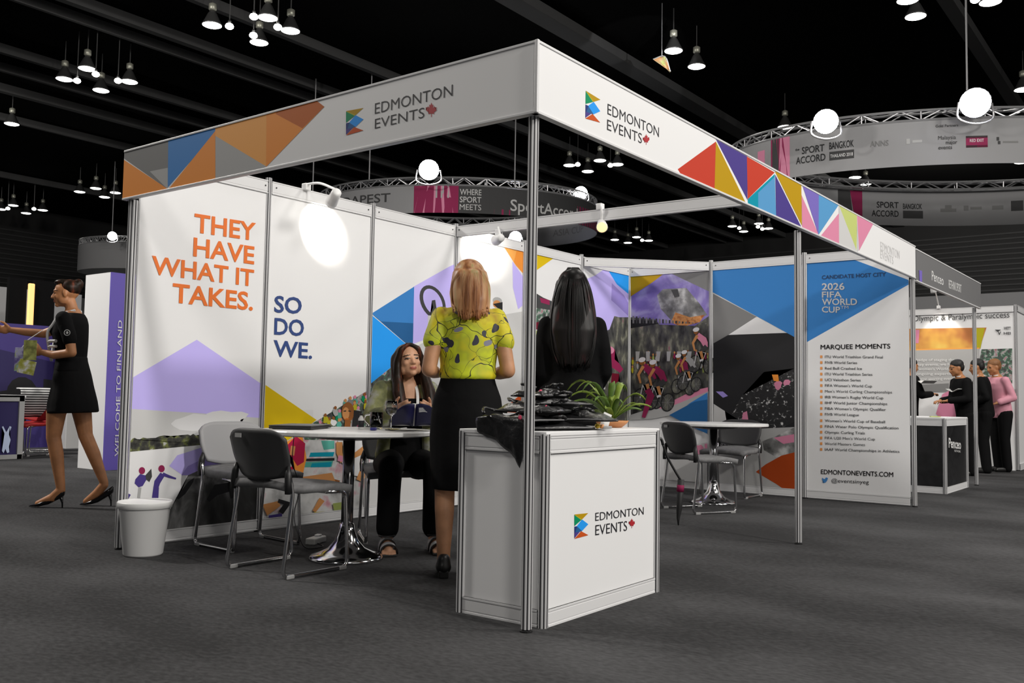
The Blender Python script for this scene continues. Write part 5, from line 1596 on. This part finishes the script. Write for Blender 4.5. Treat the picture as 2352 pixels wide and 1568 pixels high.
# ------------------------------------------------------------------ hanging ring banners with trusses
LAT = Vector((_r.x, _r.y, 0)).normalized(); FWD = Vector((_f.x, _f.y, 0)).normalized()
TRUSS = mat('truss_aluminium', (.62, .62, .64), .35, .7)
BANG = mat('banner_grey', (.32, .32, .33), .7)
class Ring:
    def __init__(s, cx, cy, a, bb, zb, zt, tz):
        s.c = Vector((cx, cy, 0)); s.a, s.b, s.zb, s.zt, s.tz = a, bb, zb, zt, tz
    def p(s, t, z, k=0.):
        return s.c + LAT*((s.a+k)*math.cos(t)) - FWD*((s.b+k)*math.sin(t)) + Vector((0, 0, z))
    def find(s, u, near=True):
        best = None
        for i in range(721):
            t = PI*i/720 if near else PI + PI*i/720
            q = abs(prj(s.p(t, s.zb))[0]-u)
            if best is None or q < best[0]: best = (q, t)
        return best[1]
    def speed(s, t): return math.hypot(s.a*math.sin(t), s.b*math.cos(t))
def ring_banner(label, R, bands, texts, t0=0, t1=2*PI, gaps=()):
    th = thing('ring_banner', label, 'hanging banner', R.c + Vector((0, 0, R.zb)))
    ms = [BANG]; names = [None]
    b = bmesh.new(); n = 160
    def band(ta, tb, z0, z1, mi, k0, k1, sk0=0, sk1=0):
        m = max(2, int(abs(tb-ta)/(2*PI)*n))
        lo, hi, lo2, hi2 = [], [], [], []
        for i in range(m+1):
            q = i/m
            t_l = ta + (tb-ta)*q; 
            tl = t_l + sk0*(1-q) + sk1*q
            lo.append(b.verts.new(R.p(tl, z0, k0))); hi.append(b.verts.new(R.p(t_l, z1, k0)))
            lo2.append(b.verts.new(R.p(tl, z0, k1))); hi2.append(b.verts.new(R.p(t_l, z1, k1)))
        for i in range(m):
            for f in ((lo[i], lo[i+1], hi[i+1], hi[i]), (lo2[i], hi2[i], hi2[i+1], lo2[i+1]), (hi[i], hi[i+1], hi2[i+1], hi2[i]), (lo[i], lo2[i], lo2[i+1], lo[i+1])):
                b.faces.new(f).material_index = mi
        b.faces.new((lo[0], hi[0], hi2[0], lo2[0])).material_index = mi
        b.faces.new((lo[-1], lo2[-1], hi2[-1], hi[-1])).material_index = mi
    band(t0, t1, R.zb, R.zt, 0, -.008, .008)
    for m_, near, u0, u1, sk0, sk1, f0, f1 in bands:
        if m_ not in names: names.append(m_); ms.append(PM(m_))
        ta, tb = R.find(u0, near), R.find(u1, near)
        k = (.009, .013) if near else (-.013, -.009)
        h = R.zt-R.zb
        band(ta, tb, R.zb+h*f0, R.zb+h*f1, names.index(m_), k[0], k[1], sk0, sk1)
    obj('fabric_band', b, ms, th)
    for s, near, u0, u1, fy, fh, m_ in texts:
        b = bmesh.new()
        ta, tb = R.find(u0, near), R.find(u1, near); h = R.zt-R.zb
        k = .016 if near else -.016
        text_map(b, s, lambda x, y: R.p(ta + (tb-ta)*x, R.zb + h*(fy + fh*y), k), .01)
        obj('lettering', b, PM(m_), th)
    # box truss carrying the band
    b = bmesh.new()
    z0, z1 = R.zt + .03, R.zt + R.tz
    N = 150
    for k, z in ((-.02, z0), (-.02, z1), (-.26, z0), (-.26, z1)):
        m = int(N*abs(t1-t0)/(2*PI))
        pts = [R.p(t0 + (t1-t0)*i/m, z, k) for i in range(m+1)]
        tube(b, pts, .026, 6)
    obj('truss_chords', b, TRUSS, th)
    b = bmesh.new()
    m = 84
    for i in range(m):
        ta, tb = t0 + (t1-t0)*i/m, t0 + (t1-t0)*(i+1)/m
        for k in (-.02, -.26):
            a_, c_ = (z0, z1) if i % 2 else (z1, z0)
            tube(b, [R.p(ta, a_, k), R.p(tb, c_, k)], .014, 5)
            if i % 3 == 0: tube(b, [R.p(ta, z0, k), R.p(ta, z1, k)], .014, 5)
        tube(b, [R.p(ta, z1, -.02), R.p(tb, z1, -.26)], .014, 5)
    obj('truss_lattice', b, TRUSS, th)
    return th
R1 = Ring(19.53, 2.09, 5.35, 3.2, 5.55, 6.42, .22)
R1.c = Vector((19.53, 2.09, 0))
ring_banner('large grey ring banner with SPORT ACCORD and BANGKOK hanging at the right', R1,
    [('wine', True, 1772, 1800, 0, -.03, 0, 1), ('dark', True, 1775, 1790, -.0, -.0, 0, 1), ('pink', True, 1778, 1814, -.03, 0, 0, 1), ('pink', True, 1742, 1758, 0, 0, .1, .8),
     ('wine', False, 1952, 1981, .03, 0, 0, 1), ('dark', False, 1925, 1952, 0, .02, 0, 1),
     ('dark', True, 1906, 1962, 0, 0, .28, .48), ('dark', False, 2073, 2120, 0, 0, .22, .45), ('wine', True, 2219, 2268, 0, 0, .36, .60), ('dark', True, 2219, 2268, 0, 0, .36, .41), ('dark', True, 2219, 2268, 0, 0, .57, .62), ('dark', False, 2322, 2352, 0, 0, .4, .7),
     ('grey2', True, 2082, 2090, 0, 0, .5, .62), ('grey2', True, 2096, 2120, 0, 0, .52, .58), ('dark', True, 2288, 2294, 0, 0, .5, .58), ('dark', True, 2291, 2298, 0, 0, .42, .49), ('grey', True, 2304, 2338, 0, 0, .45, .49),
     ('grey', False, 2160, 2196, 0, 0, .42, .52), ('grey', False, 2170, 2185, 0, 0, .52, .62), ('grey', False, 2215, 2224, 0, 0, .45, .6), ('grey', False, 2230, 2256, 0, 0, .48, .56), ('grey', False, 2280, 2306, 0, 0, .46, .58)],
    [('SPORT', True, 1842, 1895, .52, .17, 'black'), ('ACCORD', True, 1829, 1896, .30, .17, 'black'), ('BANGKOK', True, 1906, 1961, .54, .17, 'black'), ('THAILAND 2018', True, 1909, 1959, .34, .08, 'offwhite'),
     ('the', True, 1828, 1838, .62, .06, 'black'),
     ('SPORT', False, 2014, 2063, .52, .19, 'black'), ('ACCORD', False, 2001, 2064, .26, .19, 'black'), ('BANGKOK', False, 2075, 2118, .5, .17, 'black'),
     ('ANNS', True, 2000, 2042, .5, .13, 'grey'), ('Gold Partners', True, 2150, 2203, .84, .06, 'dark'), ('Malaysia', True, 2156, 2196, .56, .09, 'dark'), ('major', True, 2174, 2200, .45, .09, 'dark'), ('events', True, 2156, 2188, .34, .09, 'dark'),
     ('RED EXIT', True, 2227, 2261, .48, .07, 'offwhite')])
R2 = Ring(18.22, 15.98, 4.2, 3.0, 5.92, 6.66, .24)
ring_banner('grey and black ring banner reading BUDAPEST and WHERE SPORT MEETS behind the left panels', R2,
    [('wine', True, 950, 1052, 0, 0, 0, 1), ('pink', True, 965, 1030, .04, -.03, 0, 1), ('grey2', True, 1000, 1030, 0, 0, .55, 1), ('dark', True, 1052, 1372, 0, 0, 0, 1), ('wine', True, 1135, 1172, 0, 0, 0, .2), ('wine', True, 1325, 1372, 0, 0, 0, .7)],
    [('BUDAPEST', True, 762, 896, .45, .34, 'dark'), ('WHERE', True, 1056, 1105, .68, .22, 'grey3'), ('SPORT', True, 1056, 1105, .40, .22, 'grey3'), ('MEETS', True, 1056, 1105, .12, .22, 'grey3'), ('SportAccord', True, 1172, 1325, .18, .44, 'grey3'), ('ASIA CUP', False, 1270, 1340, .4, .3, 'grey')])
R3 = Ring(18.3, 33.6, 2.4, 1.8, 5.86, 6.9, .25)
ring_banner('pale drum shaped banner hanging far behind the left booth end', R3, [], [])

def flood(label, u, v, dist, r, col=(1, .98, .95), e=60.):
    d = ray(u, v); p = CAM_P + d*dist
    t = thing('flood_light', label, 'floodlight', p)
    to = (CAM_P - p).normalized()
    b = bmesh.new(); tube(b, [p - to*.25, p - to*.2, p], [r*.6, r*.9, r*1.05], 20); obj('housing', b, LAMPG, t, True)
    b = bmesh.new(); tube(b, [p + to*.002, p + to*.02, p + to*.05], [r, r*.9, r*.3], 20); obj('lens', b, mat('flood_lens_%d' % int(col[2]*100), col, .4, emit=e), t)
    b = bmesh.new(); tube(b, smooth_path([p + LAT*r*1.15, p + LAT*r*1.2 - Vector((0, 0, r*1.1)), p - Vector((0, 0, r*1.5)), p - LAT*r*1.2 - Vector((0, 0, r*1.1)), p - LAT*r*1.15], 4), .02, 6); obj('yoke', b, TRUSS, t)
flood('bright floodlight on top of the BUDAPEST ring truss', 985, 390, 24.9, .27)
flood('bright floodlight on the left part of the right ring truss', 1897, 279, 17.9, .23)
flood('bluish bright floodlight cluster on top of the right ring truss', 2240, 236, 17.4, .27, (.85, .87, 1.))
flood('small floodlight near the right end of the BUDAPEST ring', 1334, 443, 27, .19)
flood('bluish floodlight behind the centre post above the orange triangle', 1184, 545, 30, .20, (.85, .87, 1.), 30)
flood('small floodlight above the far drum banner', 258, 542, 36, .17)
# cables that carry the rings
def cable(label, u, v, dist, u2=None):
    d = ray(u, v); p = CAM_P + d*dist
    b = bmesh.new(); tube(b, [p, Vector((p.x, p.y, 10.0))], .018, 6)
    tag(obj('suspension_cable', b, mat('steel_cable', (.35, .35, .36), .5, .4), None), label, 'cable')
cable('thin cable holding the far drum banner', 257, 548, 36.5)
cable('thin steel cable above the floodlight on the right ring', 2222, 262, 17.5)
cable('thin cable holding the BUDAPEST ring near its left end', 848, 412, 25.5)
cable('thin cable holding the left end of the BUDAPEST ring', 718, 450, 26.5)
cable('thin cable holding the BUDAPEST ring left of the centre post', 1182, 428, 25.3)
# coloured sail
p = on(1520, 145, 2, 8.6)
sl = thing('fabric_sail', 'small orange and green fabric sail high above the right fascia', 'sail', p)
b = bmesh.new(); sheet(b, lambda u, v: p + LAT*(-.195 + .395*u + .265*v*(1-u)) + Vector((0, 0, .083 - .271*u + .07*v*(1-u) + .05*math.sin(v*PI)*(1-u))) + FWD*(.08*math.sin(v*PI)), 12, 8, .01)
obj('sail_cloth', b, ramp_mat('sail_cloth', [(.35, (.7, .35, .15)), (.5, (.6, .45, .25)), (.6, (.5, .6, .2)), (.72, (.5, .15, .05))], 5), sl, True)
b = bmesh.new(); tube(b, smooth_path([p + LAT*-.2 + Vector((0, 0, .09)), p + LAT*.07 + Vector((0, 0, .16)), p + LAT*.2 + Vector((0, 0, -.19))], 4), .012, 6); tube(b, [p + LAT*.0 + Vector((0, 0, .14)), p + LAT*.0 + Vector((0, 0, 1.4))], .008, 5); obj('sail_rod', b, TRUSS, sl)
l = bpy.data.lights.new('sail_fill_spot', 'SPOT'); l.energy = 500; l.spot_size = .5; lo = bpy.data.objects.new('sail_fill_spot', l); COL.objects.link(lo); lo.location = p + Vector((-2.5, -2.5, -1)); lo.rotation_euler = (p - lo.location).to_track_quat('-Z', 'Y').to_euler()  # unseen spot added to light the sail

# ------------------------------------------------------------------ neighbouring booth at the right
f2 = fascia('dark grey fascia with white Penceo lettering continuing right of the booth', PFR, 6.0, 8.98, 2.07, 2.375, [], board=mat('fascia_grey', (.17, .17, .175), .6))
b = bmesh.new()
for s, a, e, top, ml in (('Penceo', (2140, 643), (2167, 655), 620, 0), ('RETHINK SPORT', (2179, 661), (2208, 672), 641, 0)):
    text_px(b, PFR, s, a, e, top, .006)
obj('lettering', b, mat('white_lettering', (.8, .8, .8), .5), f2)
b = bmesh.new(); put_poly(b, PFR, [PFR.px(*q) for q in ((2110, 620), (2117, 622), (2117, 648), (2111, 645))], 0, .004); obj('lilac_mark', b, PM('lilac'), f2)
post('aluminium post at the right end of the dark grey fascia', 8.98, .03, z1=2.09, group=PG)
c2 = counter('black counter with white Penceo lettering at the far right booth', 7.56, 8.62, .066, .62, .79, mat('black_board', (.010, .010, .011), .35, var=.5, vscale=14), 'display_counter')
PC2 = Plane(1, .061, -1)
b = bmesh.new(); text_px(b, PC2, 'Penceo', (2179, 1027), (2207, 1031), 1004, .02); text_px(b, PC2, 'NETWORK', (2192, 1037), (2206, 1039), 1032, .0); obj('lettering', b, MATS['white_lettering'], c2)
cf = thing('flower_bunch', 'small yellow green leaflets lying on the black counter', 'leaflets', (7.75, .2, .80))
b = bmesh.new(); box(b, (0, 0, .006), (.16, .1, .008), .3); lobj('leaflet', b, PM('yellowgreen'), cf)
cf.name = 'leaflet_stack'
XB = 12.2
PLB = Plane(0, XB, -1)
bk = thing('booth_backdrop', 'far booth backdrop reading Olympic and Paralympic success with warm glowing photograph', 'backdrop', (XB, 1.6, 0))
b = bmesh.new(); box(b, (XB+.02, 1.55, 1.2), (.04, 2.9, 2.4))
ms = [WHITE]; nm_ = [None]
ramp_mat('photo_warm', [(.3, '8a4a20'), (.45, 'c07840'), (.58, 'e8b050'), (.7, 'f8e070')], 1.6, 3)
for k, (m_, pts) in enumerate([('yellowgreen', [(2080, 690), (2226, 690), (2226, 706), (2080, 706)]), ('photo_warm', [(2080, 755), (2266, 752), (2250, 800), (2080, 805)]), ('pink', [(2103, 757), (2112, 757), (2110, 788), (2102, 788)]), ('olive', [(2240, 754), (2262, 753), (2252, 800), (2240, 800)]),
                             ('orange2', [(2080, 802), (2250, 798), (2250, 801), (2080, 805)]), ('grey2', [(2080, 805), (2250, 801), (2240, 900), (2080, 900)]), ('photo_crowd', [(2255, 802), (2325, 800), (2325, 880), (2240, 880)]),
                             ('grey', [(2080, 885), (2180, 880), (2180, 898), (2080, 902)]), ('pink', [(2150, 950), (2165, 905), (2190, 892), (2207, 915), (2208, 958), (2160, 960)]), ('dark', [(2285, 757), (2300, 757), (2292, 762)])]):
    if m_ not in nm_: nm_.append(m_); ms.append(PM(m_))
    put_poly(b, PLB, [PLB.px(*q) for q in pts], nm_.index(m_), .002+.0015*k, (.1, 3.0, 0, 2.4))
obj('printed_board', b, ms, bk)
b = bmesh.new()
text_px(b, PLB, 'Olympic & Paralympic success', (2098, 738), (2319, 729), 724, .0, off=.017)
obj('title_lettering', b, DARKT, bk)
b = bmesh.new()
for s, a, e, top in (('badge of staging three', (2105, 829), (2204, 829), 823), ('key events, we have the', (2108, 840), (2216, 839), 834), ("a women's World Cup and", (2104, 850), (2218, 850), 844), ('ongoing expertise of', (2105, 861), (2208, 861), 855), ('a major sporting event', (2101, 873), (2190, 872), 867)):
    text_px(b, PLB, s, a, e, top, .01, off=.017)
obj('body_lettering', b, MATS['white_lettering'], bk)
b = bmesh.new(); text_px(b, PLB, 'WETT', (2306, 757), (2322, 757), 750, .02, off=.017); text_px(b, PLB, 'HEI', (2306, 768), (2322, 768), 762, .02, off=.017); text_px(b, PLB, 'V', (2292, 769), (2300, 769), 761, .02, off=.017); obj('logo_lettering', b, DARKT, bk)
b = bmesh.new(); rail(b, (XB-.01, .1, 2.36), (XB-.01, 3.0, 2.36), .09, .03); obj('top_rail', b, ALUW, bk)
post('aluminium post at the corner of the far backdrop right of the pink shirt man', XB, .08, z1=2.42, group=PG)
sp = thing('exhibition_board', 'plain white wall panel at the right picture edge beside the far backdrop', 'exhibition panel', (13.2, .06, 0), group='booth wall panels')
b = bmesh.new(); box(b, (13.7, .08, 1.2), (2.9, .02, 2.3)); obj('printed_board', b, WHITE, sp)
for nm, z in (('bottom_rail', .05), ('top_rail', 2.37)):
    b = bmesh.new(); rail(b, (12.25, .07, z), (15.15, .07, z), .09, .032); obj(nm, b, ALUW, sp)
arm_spot('added arm spotlight hidden by the fascia, brightening the far backdrop photograph', (12.17, 1.12, 2.425), (11.75, 1.1, 2.66), (12.2, 1.08, 1.82), 18, 2., 1.0)  # added lamp, out of sight behind the fascia, to brighten the backdrop

# ------------------------------------------------------------------ stands at the far left
wp = thing('exhibition_board', 'tall white panel with purple edge reading WELCOME TO FINLAND at the left', 'exhibition panel', (3.05, 8.7, 0), group='booth wall panels')
_y1 = on(190, 800, 0, 2.86).y
b = bmesh.new(); box(b, (2.88, (8.3+_y1)/2, 1.18), (.04, _y1-8.3, 2.36)); obj('white_board', b, WHITE, wp)
b = bmesh.new(); box(b, (3.1, 8.29, 1.18), (.48, .02, 2.36)); obj('purple_board', b, mat('purple_board', (.14, .10, .48), .5), wp)
PW = Plane(1, 8.275, -1)
b = bmesh.new()
def vert_text(b, s, u0, v0, u1, v1, hpx):
    A = PW.px(u0, v0); Bq = PW.px(u1, v1); hh = PW.px(u0+hpx, v0)[0]-A[0]
    text_map(b, s, lambda x, y: PW.pt(A[0]+(Bq[0]-A[0])*x - hh*y + hh, A[1]+(Bq[1]-A[1])*x, .006), .02)
vert_text(b, 'WELCOME TO FINLAND', 262, 1048, 270, 735, 10)
obj('lettering', b, MATS['white_lettering'], wp)
bc = thing('bunny_counter', 'purple counter with white rabbit picture in a grey frame at the left picture edge', 'counter', (2.9, 11.2, 0))
PB = Plane(1, 10.8, -1)
b = bmesh.new(); box(b, (2.45, 11.1, .42), (1.26, .56, .84)); obj('purple_body', b, mat('deep_purple', (.02, .012, .10), .5), bc)
b = bmesh.new()
for c, s in (((2.45, 10.815, .03), (1.3, .05, .06)), ((2.45, 10.815, .82), (1.3, .05, .08)), ((3.07, 10.815, .42), (.07, .05, .84)), ((1.84, 10.815, .42), (.07, .05, .84))): box(b, c, s)
obj('grey_frame', b, mat('frame_grey', (.4, .4, .4), .5), bc)
b = bmesh.new(); box(b, (2.45, 11.1, .85), (1.34, .62, .03)); obj('worktop', b, WHITE, bc)
b = bmesh.new(); put_poly(b, PB, [PB.px(*q) for q in ((2, 1035), (4, 1005), (8, 995), (2, 980), (5, 978), (12, 992), (20, 978), (24, 980), (18, 997), (22, 1010), (18, 1025), (19, 1038), (14, 1040), (10, 1030), (6, 1040))], 0, .03); obj('rabbit_picture', b, mat('rabbit_pale', (.6, .7, .95), .5), bc)
bc.name = 'picture_counter'
ps = thing('exhibition_board', 'purple stand panel with a dark car photograph behind the walking woman', 'exhibition panel', (3.2, 13.2, 0), group='booth wall panels')
PP = Plane(1, 13.2, -1)
b = bmesh.new(); box(b, (3.6, 13.22, 1.0), (3.4, .04, 2.0))
ms = [mat('purple_stand', (.055, .035, .22), .5), MATS['deep_purple'], PM('black'), PM('grey2')]
for k, (mi, pts) in enumerate([(1, [(-10, 800), (160, 840), (160, 960), (-10, 960)]), (2, blob(50, 905, 36, 40)), (2, [(-10, 900), (20, 895), (20, 960), (-10, 960)]), (3, [(58, 838), (68, 838), (68, 852), (58, 852)]), (2, [(100, 870), (180, 880), (180, 960), (95, 960)])]):
    put_poly(b, PP, [PP.px(*q) for q in pts], mi, .003+.001*k, (1.9, 5.3, 0, 2.0))
obj('printed_board', b, ms, ps)
lp = thing('light_column', 'glowing orange light column at the left behind the walking woman', 'lamp', (3.9, 14.5, 0))
c = on(70, 705, 1, 14.5)
b = bmesh.new(); box(b, (c.x, 14.5, 2.25), (.11, .06, 1.15), bev=.02); obj('lit_tube', b, mat('orange_glow', (1, .50, .18), .5, emit=1.1), lp)
b = bmesh.new(); box(b, (c.x-.22, 14.56, 1.45), (.3, .1, 2.9)); box(b, (c.x+.25, 14.56, 1.45), (.36, .1, 2.9)); obj('black_column', b, BLK, lp)
gw = thing('exhibition_board', 'grey partition panel at the left picture edge behind the handshake', 'exhibition panel', (3.5, 16, 0), group='booth wall panels')
_zg = on(20, 660, 1, 16.47).z
b = bmesh.new(); box(b, (3.6, 16.5, _zg/2), (6.5, .06, _zg)); obj('grey_board', b, mat('grey_board', (.30, .30, .31), .6), gw)
fr2 = thing('small_fridge', 'pale display cabinet with a lilac screen between walking woman and white panel', 'cabinet', (5.2, 13.8, 0))
c = on(177, 800, 1, 12.6)
b = bmesh.new(); box(b, (c.x+.1, 12.7, 1.05), (.5, .3, 2.1), bev=.01); obj('cabinet_body', b, mat('cabinet_grey', (.5, .5, .5), .5), fr2)
b = bmesh.new(); box(b, (c.x+.12, 12.54, 1.85), (.22, .02, .34)); obj('screen', b, PM('lilac'), fr2)
fr2.name = 'display_cabinet'
RED = mat('red_seat', (.36, .01, .012), .6)
r1 = on(78, 1048, 2, 0); r2 = on(118, 1040, 2, 0)
chair('red sled chair in front of the purple stand at the left', (r1.x, r1.y + .3, 0), math.radians(200), RED, RED, 'red chairs')
chair('second red sled chair nearer the white panel at the left', (r2.x + .1, r2.y+.5, 0), math.radians(160), RED, RED, 'red chairs')
st_ = thing('striped_garment', 'black and white striped garment over the red chair back', 'garment', (r1.x, r1.y+.3, 0))
b = bmesh.new(); sheet(b, lambda u, v: (r1.x + .13 + .5*(u-.5), r1.y + .36 - .16*math.sin(v*PI) + .02*math.sin(u*14), .55 + .42*math.sin(min(1, v*1.2)*PI/2) - .05*(u-.5)**2), 14, 10, .02)
def stripes():
    M = mat('striped_cloth', (.5, .5, .5), .8); nt = M.node_tree
    w = nt.nodes.new('ShaderNodeTexWave'); w.bands_direction = 'Z'; w.inputs['Scale'].default_value = 9
    r = nt.nodes.new('ShaderNodeValToRGB'); r.color_ramp.interpolation = 'CONSTANT'; r.color_ramp.elements[0].color = (.02, .02, .02, 1); r.color_ramp.elements[1].position = .5; r.color_ramp.elements[1].color = (.7, .7, .7, 1)
    nt.links.new(nt.nodes['Texture Coordinate'].outputs['Object'], w.inputs['Vector']); nt.links.new(w.outputs['Fac'], r.inputs['Fac']); nt.links.new(r.outputs['Color'], nt.nodes['Principled BSDF'].inputs['Base Color'])
    return M
obj('cloth', b, stripes(), st_, True)
